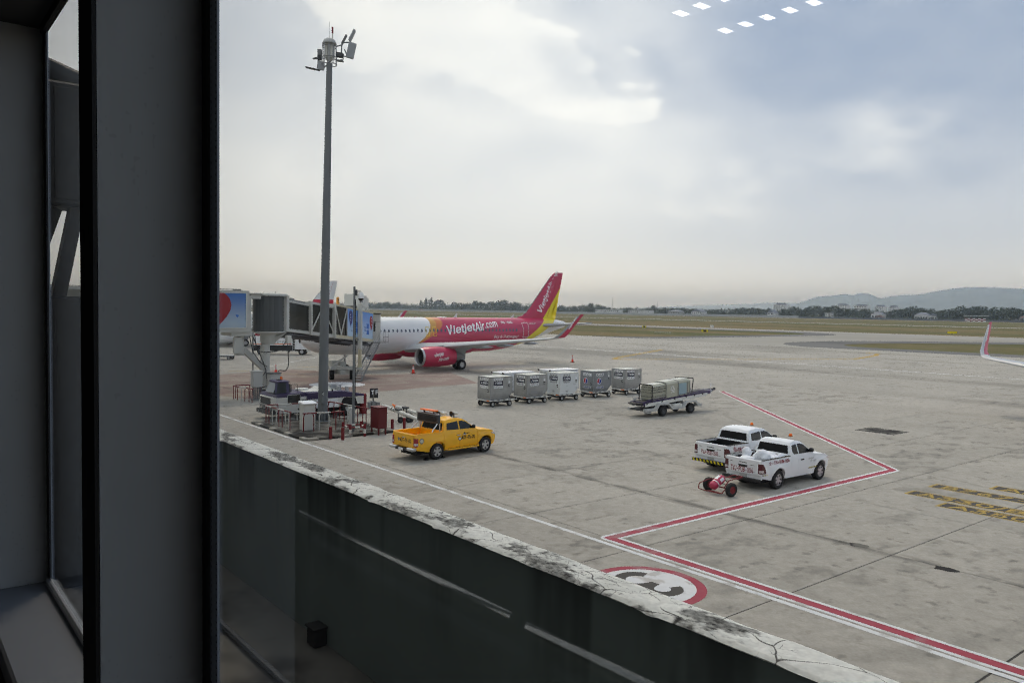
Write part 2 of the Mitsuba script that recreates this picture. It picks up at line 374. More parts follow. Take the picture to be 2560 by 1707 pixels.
def beam(p0, p1, w, h):
    """A square bar from p0 to p1, w across and h upwards."""
    p0, p1 = np.array(p0, float), np.array(p1, float); d = (p1 - p0) / np.linalg.norm(p1 - p0)
    a = np.cross(d, [0, 0, 1.0]) if abs(d[2]) < 0.97 else np.array([1.0, 0, 0]); a /= np.linalg.norm(a); b = np.cross(a, d)
    v = [q + sa * a * w / 2 + sb * b * h / 2 for q in (p0, p1) for sa in (-1, 1) for sb in (-1, 1)]
    return tm(v, [[0, 1, 3, 2], [4, 6, 7, 5], [0, 4, 5, 1], [2, 3, 7, 6], [0, 2, 6, 4], [1, 5, 7, 3]])


def lathe(prof, n=24, axis='z', at=(0, 0, 0)):
    """Turns the profile [(radius, height)...] round an axis through at."""
    prof = np.array(prof, float); ang = np.arange(n) * 2 * np.pi / n
    v = np.stack([np.outer(prof[:, 0], np.cos(ang)), np.outer(prof[:, 0], np.sin(ang)), np.repeat(prof[:, 1:], n, 1)], -1).reshape(-1, 3)
    f = [[i * n + j, i * n + (j + 1) % n, (i + 1) * n + (j + 1) % n, (i + 1) * n + j] for i in range(len(prof) - 1) for j in range(n)]
    if axis == 'y': v = v[:, [0, 2, 1]] * [1, 1, -1]
    if axis == 'x': v = v[:, [2, 1, 0]] * [1, 1, -1]
    return tm(v + np.array(at), f)


def extr(polygon, h, z=0.0):
    gs = [g for g in getattr(polygon, 'geoms', [polygon]) if g.area > 1e-9]
    m = cat([trimesh.creation.extrude_polygon(g, h, engine='earcut') for g in gs])
    m.apply_translation([0, 0, z]); return m


def prism(pts, y0, y1):
    """The outline in x and z, extruded along y."""
    m = extr(Polygon(pts) if not hasattr(pts, 'area') else pts, y1 - y0)
    m.vertices = m.vertices[:, [0, 2, 1]] * [1, -1, 1] + [0, y1, 0]; return m


def prismx(pts, x0, x1):
    """The outline in y and z, extruded along x."""
    m = extr(Polygon(pts), x1 - x0); m.vertices = m.vertices[:, [2, 0, 1]] + [x0, 0, 0]; return m


def sphere(c, r, sub=2, sc=(1, 1, 1)):
    m = trimesh.creation.icosphere(sub, 1.0); m.vertices = m.vertices * r * np.array(sc) + np.array(c); return m


def text(s, at, xd, yd, h, width=None, bold=False, depth=0.004, shear=0.0):
    """Lettering that starts at "at", runs along xd and stands up along yd."""
    m = meshkit.text_mesh(s, h, depth, bold); v = np.array(m.vertices)
    if width: v[:, 0] *= width / v[:, 0].max()
    v[:, 0] += shear * v[:, 1]
    xd, yd = np.array(xd, float), np.array(yd, float); xd /= np.linalg.norm(xd); yd = yd - xd * (xd @ yd); yd /= np.linalg.norm(yd)
    m.vertices = np.array(at) + v[:, :1] * xd + v[:, 1:2] * yd + v[:, 2:] * np.cross(xd, yd); return m


def moved(m, d):
    m = m.copy(); m.apply_translation(d); return m


# ------------------------------------------------------------------ naming
used = {}


def num(base):
    if base not in used:
        used[base] = 0; return base
    used[base] += 1; return num(f'{base}_{used[base]:03d}')


def place(loc=(0, 0, 0), rz=0.0):
    return T().translate(list(map(float, loc))).rotate([0, 0, 1], rz)


class Thing:
    def __init__(s, name, label, cat_, group=None, tw=None, kind=None):
        s.k, s.tw = num(name), tw
        labels[s.k] = {'label': label}
        if cat_: labels[s.k]['category'] = cat_
        if group: labels[s.k]['group'] = group
        if kind: labels[s.k]['kind'] = kind

    def add(s, name, mesh, mat, smooth=False, up=None, label=None, uv=None, key=None):
        k = s.k if name is None else num(f'{up or s.k}__{name}')
        d = mikit.ply(mesh, mat, smooth=smooth, uv=uv)
        if s.tw is not None: d['to_world'] = s.tw
        scene[k] = d
        if label: labels[k] = {'label': label}
        return k

    def hold(s, name, up=None):
        return num(f'{up or s.k}__{name}')

    def copy(s, label, loc, rz=0.0, group=None, skip=()):
        base = s.k.rsplit('_', 1)[0] if s.k[-3:].isdigit() else s.k
        t = Thing(base, label, labels[s.k].get('category'), group or labels[s.k].get('group'), place(loc, rz))
        for k in [k for k in scene if k == s.k or k.startswith(s.k + '__')]:
            if not any(x in k for x in skip): scene[t.k + k[len(s.k):]] = {**scene[k], 'to_world': t.tw}
        return t


def struct(name, label, mesh, mat, smooth=False, kind='structure', uv=None):
    t = Thing(name, label, None, kind=kind); t.add(None, mesh, mat, smooth, uv=uv); return t
# ------------------------------------------------------------------ the ground
rng = np.random.default_rng(7)
struct('ground', 'dry grass airfield reaching to the horizon', box(-3000, 19900, -8000, 17000, -0.9, -0.06), 'grassm')
ap = struct('apron', 'pale grey concrete apron of large square slabs', box(-40, 152, -200, 700, -0.3, -0.012), 'joint')
X0, Y0, DX, DY, GAP = 17.56, 6.05, 5.56, 4.87, 0.016
slabmesh = rbox(GAP, DX - GAP, GAP, DY - GAP, -0.011, 0.0, 0.003)
n = 0
for i in range(-3, 15):
    for j in range(-5, 19):
        x, y = X0 + i * DX, Y0 + j * DY
        c = np.array([x + DX / 2, y + DY / 2, 0]) - [0, 0, 7.0]
        zc = c @ _w
        if zc < 1: continue
        u = c @ _r / zc
        if -0.52 < u < 0.74 and zc < 82 and x > 0 and n < 300 and y + 0.3 * x < 92:
            k = num('apron__concrete_slab'); n += 1
            scene[k] = {**(slab0 if n > 1 else mikit.ply(slabmesh, 'concrete')), 'to_world': place((x, y, 0))}
            if n == 1: slab0 = scene[k]
# pavements and grass beyond the stands
isl1 = Polygon([(172, 168), (236, 168), (236, 900), (172, 900)]).buffer(22)
isl2 = Polygon([(176, -300), (222, -300), (222, 60), (190, 80), (178, 80)]).buffer(15)
far = shapely.difference(sbox(152, -900, 291, 2600), shapely.union(isl1.buffer(10), isl2.buffer(13)))
struct('taxiway', 'pale concrete taxiway curving past the grass islands', extr(far, 0.04, -0.055), 'taxim')
struct('shoulder', 'dark asphalt shoulder round the left grass island', extr(shapely.difference(isl1.buffer(10), isl1), 0.035, -0.055), 'asphalt')
struct('shoulder', 'dark asphalt shoulder round the right grass island', extr(shapely.difference(isl2.buffer(13), isl2), 0.035, -0.055), 'asphalt')
struct('runway', 'distant straight runway seen as a pale line', box(520, 545, -1500, 6000, -0.055, -0.03), 'taxim')
struct('perimeter_road', 'far pale service road in front of the airfield wall', box(985, 1000, -600, 6000, -0.055, -0.03), 'taxim')


# painted markings, 4 mm sheets
def strip(pts, w, z=0.004, h=0.003, left=0.0):
    ls = LineString(pts)
    if left: ls = ls.offset_curve(left)
    return extr(ls.buffer(w / 2, cap_style=2, join_style=2), h, z - h)


zone = [(58.4, 43.1), (35.75, 17.0), (17.60, 17.0), (17.36, -30)]
mk = Thing('stand_marking', 'red line with white edges drawn round the aircraft stand', None, kind='structure')
mk.add('red_line', strip(zone, 0.30), 'paintred'); mk.add('white_edge', strip(zone, 0.12, left=-0.215), 'paintwhite'); mk.add('white_edge', strip(zone, 0.12, left=0.215), 'paintwhite')
struct('edge_line', 'long white line along the front of the terminal', box(17.02, 17.19, -40, 80, 0.001, 0.0036), 'paintwhite')
struct('white_line', 'thin white line far out on the apron', box(99.6, 99.95, 20, 160, -0.01, -0.004), 'paintwhite')
struct('white_line', 'white line on the apron beside the jet bridge', strip([(35.44, 89.1), (47.9, 102.7)], 0.18, -0.006), 'paintwhite')
th = np.linspace(0, 1, 40)
pts = [(119, 63.2), (103, 70), (90, 76.6), (84.5, 78.8), (83.4, 80.4), (85.5, 82.2), (98, 88.7), (112, 96)]
yl = LineString(bend([(x, y, 0) for x, y in pts], 2.2, 5)).buffer(0.32)
struct('taxi_line', 'curved yellow taxi line on the apron', extr(yl, 0.004, -0.011), 'yellowline')
struct('taxi_line', 'yellow hooked end of the taxi line far right', extr(LineString([(119, 63.2), (133, 66.8), (139, 69.5), (141, 72.5)]).buffer(0.34), 0.004, -0.011), 'yellowline')
for a, b, lb in (((29, 84.0), (31.9, 84.1), 'left'), ((37.6, 86.2), (40, 85.7), 'right')):
    struct('taxi_line', f'faded yellow dash beyond the bridge, {lb} one', strip([a, b], 0.3, -0.006), 'yellowline')
struct('taxi_line', 'faded yellow guide line under the jet nose', strip([(31.0, 80.6), (34.2, 76.4)], 0.2, 0.0055), 'yellowline')
pz = Polygon([(24.0, 52.6), (31.2, 58.0), (44.2, 60.2), (49.0, 71.8), (40.2, 72.9), (36, 84), (25, 80), (20.6, 62)])
wheel_spot = Point(32.35, 65.4).buffer(2.45, 32)
struct('painted_zone', 'faded red painted ground under the jet bridge', extr(shapely.difference(pz, wheel_spot.buffer(0.004)), 0.003, 0.001), 'pinkm')
struct('parking_circle', 'white painted circle on the red ground by the bridge wheels', extr(wheel_spot, 0.003, 0.001), 'paintwhite')
for i, (x, y) in enumerate(((44.3, 71.8), (57.2, 75.9), (59.2, 76.6), (61.6, 77.4), (63.5, 77.7))):
    struct('white_dash', 'short white dash painted under the parked jet', box(x, x + 0.62, y, y + 0.18, 0.001, 0.004), 'paintwhite')
# stand number 3 in a red ring
cx3, cy3 = 15.25, 13.45
ring = Point(cx3, cy3).buffer(1.54, 48)
nm = Thing('stand_number', 'red ring with a dark 3 on white, half hidden by the parapet', None, kind='structure')
nm.add('red_ring', extr(shapely.difference(ring, Point(cx3, cy3).buffer(1.28, 48)), 0.003, 0.001), 'paintred')
nm.add('white_disc', extr(Point(cx3, cy3).buffer(1.28, 48), 0.003, 0.001), 'paintwhite')
def arc(c, r, a0, a1): return [(c[0] + r * math.cos(rad(t_)), c[1] + r * math.sin(rad(t_))) for t_ in np.linspace(a0, a1, 20)]
three = shapely.union(LineString(arc((0, .44), .36, 165, -90)).buffer(.15, cap_style=2), LineString(arc((0, -.40), .44, 90, -165)).buffer(.15, cap_style=2)).union(sbox(-.18, -.08, .06, .20))
t3 = extr(three, .003); v_ = t3.vertices; t3.vertices = np.stack([15.43 - 1.05 * v_[:, 0], cy3 - 1.02 * v_[:, 1] + .03, v_[:, 2] + .0045], 1)
nm.add('digit', t3, 'paintblack')
for s_, x, y, ln in (('A330/B747/B777', 31.45, 14.5, 9.5), ('B767-300-800', 33.5, 14.5, 8.6), ('A350/B777', 30.35, 12.85, 6.2), ('A300/B757', 35.2, 12.85, 6.5)):
    b = Thing('stop_marking', f'black strip edged yellow reading {s_}, painted on the apron', None, kind='structure')
    b.add('yellow_edge', extr(shapely.difference(sbox(x, y - ln, x + 0.86, y), sbox(x + 0.07, y - ln + 0.1, x + 0.79, y - 0.1)), 0.003, 0.001), 'paintyellow')
    b.add('black_field', box(x + 0.07, x + 0.79, y - ln + 0.1, y - 0.1, 0.001, 0.004), 'paintblack')
    b.add('lettering', text(s_, (x + 0.17, y - 0.35, 0.0045), (0, -1, 0), (1, 0, 0), 0.52, width=ln - 0.7, bold=True, depth=0.003), 'paintyellow')
struct('repair_patch', 'pale rectangular concrete patch with a drain far right', box(46.2, 48.2, 22.0, 24.4, 0.001, 0.005), 'stain')
for k, (x, y, r) in enumerate(((31.0, 9.55, 0.20), (30.75, 9.9, 0.15), (30.7, 9.2, 0.17), (23.2, 12.0, 0.20), (23.0, 9.4, 0.22), (22.9, 6.9, 0.2))):
    q = Polygon([(math.cos(t_) * (1 + .22 * math.sin(2 * t_ + k) + .12 * math.sin(5 * t_ + 2 * k)), math.sin(t_) * (1 + .2 * math.cos(3 * t_ + k))) for t_ in np.linspace(0, 2 * math.pi, 28, endpoint=False)])
    sp_ = ('nearest the yellow lettering', 'second nearest the yellow lettering', 'just below the yellow lettering', 'on the joint nearest the extinguisher', 'on the joint in the middle', 'on the joint nearest the right edge')[k]
    struct('oil_spot', 'small dark oil spot ' + sp_, extr(affinity.translate(affinity.scale(q, r, r * 1.4, origin=(0, 0)), x, y), 0.003, 0.001 + 0.0005 * k), 'stain')

# ------------------------------------------------------------------ terminal building, window and parapet
GX, MI, SILL, HEAD, FLOOR = 0.5, 0.307, 5.95, 8.0, 5.45
tb = Thing('terminal_building', 'airport terminal seen from inside, dark window frames and wall at left', 'building')
tb.add('outer_wall', cat(box(0.30, GX - 0.02, -60, 95, 0, SILL - 0.08), box(MI, GX - 0.02, -60, 95, HEAD + 0.05, 15)), 'wallext')
tb.add('outer_ledge', box(0.48, 2.34, -60, 90, 4.4, 4.75), 'stain')
tb.add('ledge_wall', box(0.48, 2.5, -60, 90, 0, 4.38), 'wallext')
tb.add('floor', box(-9.6, 0.29, -14.1, 16.1, FLOOR - 0.3, FLOOR), 'roomfloor')
tb.add('ceiling', box(-9.6, 0.30, -14.1, 16.1, 9.36, 9.65), 'roomwall')
tb.add('back_wall', box(-9.8, -9.52, -14.3, 16.3, FLOOR - 0.4, 9.7), 'roomwall')
for y in (-14.15, 15.97): tb.add('side_wall', box(-9.55, 0.299, y, y + 0.18, FLOOR - 0.35, 9.68), 'roomwall')
tb.add('inner_wall', box(0.17, 0.29, -13.9, 15.9, FLOOR + 0.002, SILL - 0.09), 'roomwall')
for k in range(-6, 8):
    y = 1.579 + 1.82 * k
    ex = 0.0 if k != 0 else 0.0
    mu = tb.add('mullion', box(MI + 0.006, GX - 0.0051, y, y + 0.113, SILL + 0.001, HEAD - 0.001), 'mullionm')
    tb.add('front_cap', box(MI - 0.002, MI + 0.005, y - 0.0005, y + 0.1135, SILL + 0.002, HEAD - 0.002), 'gasket', up=mu)
    wd = tb.hold('window')
    y0, y1 = y - 1.707, y
    g = 0.045
    tb.add('gasket', cat(box(GX - 0.005, GX - 0.0006, y1 - 0.047, y1 + 0.05, SILL - 0.01, HEAD + 0.001), box(GX - 0.02, GX - 0.0006, y0 + 0.0001, y0 + 0.03, SILL - 0.01, HEAD + 0.0012)), 'gasket', up=wd)
    tb.add('head_gasket', box(GX - 0.02, GX - 0.0006, y0 + 0.031, y1 - 0.048, HEAD - 0.03, HEAD - 0.0002), 'gasket', up=wd)
    tb.add('bottom_rail', rbox(GX - 0.02, GX - 0.0006, y0 + 0.031, y1 - 0.048, SILL + 0.002, SILL + 0.03, 0.006), 'steel', up=wd)
    tb.add('spacer', box(GX - 0.005, GX - 0.0006, y1 - 0.0865, y1 - 0.048, SILL + 0.031, HEAD - 0.031), 'spacer', up=wd)
    if k == 0:
        for yy in (y1 - 0.083, y1 - 0.0565):
            for h_ in range(2): tb.add('spacer_hole', cat(*[box(GX - 0.0058, GX - 0.0051, yy, yy + 0.0028, z, z + 0.005) for z in np.arange(SILL + 0.05 + h_ * 0.0125, HEAD - 0.06, 0.025)]), 'darkgrey', up=wd)
    pane = tm([(GX, y0 + 0.002, SILL + 0.004), (GX, y1 - 0.002, SILL + 0.004), (GX, y1 - 0.002, HEAD - 0.004), (GX, y0 + 0.002, HEAD - 0.004)], [[0, 1, 2, 3]])
    tb.add('pane', pane, 'paneglass', up=wd)
tb.add('window_sill', rbox(0.285, GX + 0.01, -13.8, 15.8, SILL - 0.075, SILL, 0.008), 'sillm')
tb.add('window_head', box(MI, GX - 0.0006, -13.8, 15.8, HEAD, HEAD + 0.0499), 'roomwall')
tb.add('soffit', box(MI - 0.09, MI - 0.003, -13.8, 15.8, HEAD + 0.01, 9.355), 'roomwall')
for r_, x in ((0, -3.97), (1, -4.55)):
    for i in range(-12 if r_ else -6, 7):
        y = 3.15 + 0.2 * i + (0.0 if r_ else 0.19)
        if r_ == 0 and not 3.3 < y < 4.4 and i < 0: continue
        if y > 4.3 or y < 1.5: continue
        lp = Thing('ceiling_lamp', 'small glowing ceiling lamp reflected at the top of the window glass', 'lamp', 'ceiling lamps reflected in the glass', place((x, y, 9.33)))
        lp.add('frame', box(-0.08, 0.08, -0.05, 0.05, 0.006, 0.029), 'lightgrey')
        k_ = lp.add('tube', tm([(-0.065, -0.038, 0.004), (-0.065, 0.038, 0.004), (0.065, 0.038, 0.004), (0.065, -0.038, 0.004)], [[0, 1, 2, 3]]), 'white')
        scene[k_]['emitter'] = {'type': 'area', 'radiance': {'type': 'rgb', 'value': [1.9, 1.85, 1.85]}}
# polished rails of the seating, mirrored in the window
for i, (ya, yb) in enumerate(((1.98, 3.70), (1.30, 1.90))):
    bn = Thing('bench', f"{('long', 'short')[i]} bench with polished rail, mirrored as a pale streak in the glass", 'bench')
    bn.add('rail', tube([(-0.63, ya, 5.985), (-0.63, yb, 5.985)], 0.042, 14), 'polished', smooth=40)
    bn.add('seat', rbox(-1.16, -0.68, ya, yb, 5.80, 5.86, 0.02), 'seatgrey')
    for yy in (ya + 0.08, yb - 0.08):
        bn.add('leg', box(-1.1, -0.66, yy - 0.02, yy + 0.02, FLOOR, 5.795), 'seatgrey')


def f_edge(y, s):
    return meshkit.fbm(np.stack([y * 6, y * 0 + s, y * 0], -1), 4, 5) - 0.5


ys = np.concatenate([np.arange(-6, 13, 0.022), np.arange(13, 80, 0.3)]); nx = 11
xs = np.linspace(0, 1, nx); e0, e1 = f_edge(ys, 3.3), f_edge(ys, 9.1)
xa, xb = 2.305 - 0.020 * e0 - 0.02 * np.maximum(0, e0 * 6 - 1.1), 2.515 + 0.012 * e1
XX = xa[:, None] + (xb - xa)[:, None] * xs; YY = np.repeat(ys[:, None], nx, 1)
ZZ = 5.85 + 0.010 * (meshkit.fbm(np.stack([XX * 9, YY * 6, 0 * XX], -1), 4, 8) - 0.5) - 0.010 * (np.abs(xs - 0.5) * 2) ** 8
low = np.stack([XX[:, [0, -1]], YY[:, [0, -1]], np.full((len(ys), 2), 5.838)], -1)
V = np.concatenate([low[:, :1], np.stack([XX, YY, ZZ], -1), low[:, 1:]], 1); m_ = V.shape[1]
F = [[i * m_ + j, i * m_ + j + 1, (i + 1) * m_ + j + 1, (i + 1) * m_ + j] for i in range(len(ys) - 1) for j in range(m_ - 1)]
pp = Thing('parapet', 'dark painted parapet wall with a cracked mildewed white cap', 'wall')
pp.add('cap', tm(V.reshape(-1, 3), F), 'capm')
pp.add('wall', box(2.318, 2.49, -60, 80, 4.752, 5.836), 'parapetm')
struct('ledge_pipe', 'pale pipe lying along the ledge floor below the window', tube([(1.86, -8, 4.78), (1.86, 40, 4.78)], 0.022, 8), 'darkgrey')
t = Thing('junction_box', 'small black box standing on the ledge at the foot of the parapet', 'box')
t.add('case', rbox(2.22, 2.316, 4.80, 4.92, 4.752, 4.87, 0.01), 'black'); t.add('lid', rbox(2.21, 2.317, 4.79, 4.93, 4.871, 4.885, 0.004), 'black')
# dark equipment on the ledge seen through the narrow left pane
t = Thing('floodlight', 'dark floodlight on an arm seen through the narrow left window', 'floodlight', tw=place((1.25, 7.5, 0)))
t.add('bracket', cat(cyl((-0.75, 0.05, 8.95), (-0.62, 0.05, 8.95), 0.17, 14)), 'darkgrey')
t.add('arm', tube([(-0.62, 0.05, 8.95), (-0.35, 0, 8.93), (-0.25, 0, 8.91)], 0.055, 10), 'darkgrey'); t.add('lamp_head', cat(hull(np.vstack([sphere((-0.16, 0, 8.91), 0.09, 1).vertices, sphere((0.12, 0, 8.78), 0.13, 1).vertices]))), 'darkgrey', 30)
t = Thing('electric_cabinet', 'tall dark cabinet on splayed legs behind the narrow left window', 'cabinet', tw=place((1.25, 7.2, 0)))
t.add('case', rbox(-0.62, 0.62, -0.2, 0.25, 7.75, 8.70, 0.02), 'black')
t.add('door', rbox(-0.16, 0.58, -0.215, -0.202, 7.8, 8.65, 0.004), 'black')
for q0, q1 in (((-0.15, 7.75), (-0.36, 7.1)), ((-0.62, 7.75), (-0.42, 7.3)), ((0.02, 7.75), (-0.14, 6.9)), ((0.5, 7.75), (0.5, 6.9))):
    t.add('leg', beam((q0[0], 0, q0[1]), (q1[0], 0, q1[1]), 0.1, 0.14), 'black')
t.add('plinth', rbox(-0.60, 0.6, -0.22, 0.3, 4.752, 7.05, 0.02), 'black')
# ------------------------------------------------------------------ airliner (nose at x = 0, axis y = 0, wheels on z = 0)
ST = np.array([(0, 3.40, 3.30, .04), (.12, 3.68, 3.02, .33), (.35, 3.95, 2.76, .60), (.8, 4.30, 2.46, .90), (1.5, 4.72, 2.16, 1.23), (2.4, 5.20, 1.95, 1.52), (3.5, 5.63, 1.83, 1.77), (5.0, 5.86, 1.77, 1.93),
               (6.5, 5.91, 1.77, 1.975), (14, 5.91, 1.77, 1.975), (23.5, 5.91, 1.77, 1.975), (26.5, 5.91, 2.0, 1.94), (29, 5.91, 2.5, 1.80), (31, 5.90, 3.03, 1.56), (33, 5.86, 3.58, 1.22), (35, 5.74, 4.13, .82), (36.5, 5.55, 4.53, .50), (37.4, 5.36, 4.80, .24), (37.6, 5.2, 4.96, .1)])
XS = np.concatenate([np.linspace(0, 1, 12) ** 1.6 * 6.5, np.linspace(7.2, 23.5, 24), np.linspace(24.2, 37.6, 26)])
ftop, fbot, fhw = (Pchip(ST[:, 0], ST[:, k]) for k in (1, 2, 3))


def fus_y(x, z):
    """Half-width of the fuselage at height z."""
    t, b, h = ftop(x), fbot(x), fhw(x)
    return h * np.sqrt(np.maximum(0, 1 - ((z - (t + b) / 2) / ((t - b) / 2)) ** 2))


def fuselage():
    n = 64; ang = np.arange(n + 1) * 2 * np.pi / n; v, uv, f = [], [], []
    for x in XS:
        t, b, h = ftop(x), fbot(x), fhw(x); z = (t + b) / 2 + (t - b) / 2 * np.sin(ang)
        v.append(np.stack([np.full(n + 1, x), h * np.cos(ang), z], 1))
    v = np.vstack(v); N = n + 1
    f = [[i * N + j, i * N + j + 1, (i + 1) * N + j + 1, (i + 1) * N + j] for i in range(len(XS) - 1) for j in range(n)]
    return tm(v, f), v[:, [0, 2]]


def on_fus(m, x0=None, lift=0.012, side=-1):
    """Wraps a mesh drawn in x (along), z (up), y (thickness 0..) on the fuselage's side."""
    v = np.array(m.vertices); y = fus_y(v[:, 0], v[:, 2])
    m.vertices = np.stack([v[:, 0], side * (y + lift - v[:, 1]), v[:, 2]], 1); return m


def fine(m, e=0.12):
    v, f = trimesh.remesh.subdivide_to_size(m.vertices, m.faces, e, max_iter=12); return tm(v, f)


def fus_text(s, x, z, slope, h, width, bold=True, shear=0.18):
    m = text(s, (0, 0, 0), (1, 0, 0), (0, 1, 0), h, width=width, bold=bold, depth=0.008, shear=shear)
    v = m.vertices; a = math.atan(slope)
    xx, zz = x + v[:, 0] * math.cos(a) - 0.0 * v[:, 1], z + v[:, 0] * math.sin(a) + v[:, 1]
    m.vertices = np.stack([xx, -v[:, 2], zz], 1); return on_fus(fine(m, 0.22))


def outline(x0, x1, z0, z1, w, r):
    a = sbox(x0 + r, z0 + r, x1 - r, z1 - r).buffer(r, 4)
    m = extr(shapely.difference(a, a.buffer(-w)), 0.006); v = m.vertices; m.vertices = np.stack([v[:, 0], -v[:, 2], v[:, 1]], 1)
    return on_fus(fine(m, 0.2), lift=0.008)


def ell(x, z, a, b, n=14):
    th = np.arange(n) * 2 * np.pi / n
    m = extr(Polygon(np.stack([x + a * np.sign(np.cos(th)) * np.abs(np.cos(th)) ** 0.8, z + b * np.sin(th)], 1)), 0.006); v = m.vertices
    m.vertices = np.stack([v[:, 0], -v[:, 2], v[:, 1]], 1); return on_fus(m, lift=0.006)


NOSE = [(.30, .080), (.25, .080), (.1, .057), (.03, .032), (-.01, 0), (.03, -.024), (.1, -.037), (.25, -.047), (.30, -.048)]
FOIL = [(1, 0), (.7, .045), (.45, .075), (.25, .078), (.1, .055), (.03, .03), (0, 0), (.03, -.022), (.1, -.035), (.25, -.045), (.45, -.042), (.7, -.022)]


def foil_loft(secs, FOIL=FOIL):
    """secs: (leading edge x, y, z, chord, thickness factor, cant in degrees) from root to tip."""
    v, n = [], len(FOIL)
    for x, y, z, c, t, cant in secs:
        a = rad(cant)
        v += [(x + c * u, y - math.sin(a) * c * w * t, z + math.cos(a) * c * w * t) for u, w in FOIL]
    f = [[i * n + j, i * n + (j + 1) % n, (i + 1) * n + (j + 1) % n, (i + 1) * n + j] for i in range(len(secs) - 1) for j in range(n)]
    m = tm(v, f); k = (len(secs) - 1) * n
    cap = [[k, k + j, k + j + 1] for j in range(1, n - 1)]
    return tm(m.vertices, np.vstack([m.faces, cap]))


def mir(m, s):
    if s > 0: return m
    m = m.copy(); m.vertices = m.vertices * [1, -1, 1]; m.faces = m.faces[:, ::-1]; return m


def wheel_pair(t, name, x, y, r, w, tyre='rubber', rim='rimm', up=None):
    k = t.hold(name, up)
    t.add('tyre', lathe([(r * .55, -w / 2), (r * .9, -w / 2), (r, -w * .3), (r, w * .3), (r * .9, w / 2), (r * .55, w / 2)], 28, 'y', (x, y, r)), tyre, 40, up=k)
    t.add('rim', lathe([(0, -w * .38), (r * .25, -w * .42), (r * .3, -w * .3), (r * .5, -w * .3), (r * .57, -w * .46), (r * .57, w * .46), (r * .5, w * .3), (r * .2, w * .3), (0, w * .35)], 20, 'y', (x, y, r)), rim, 30, up=k)


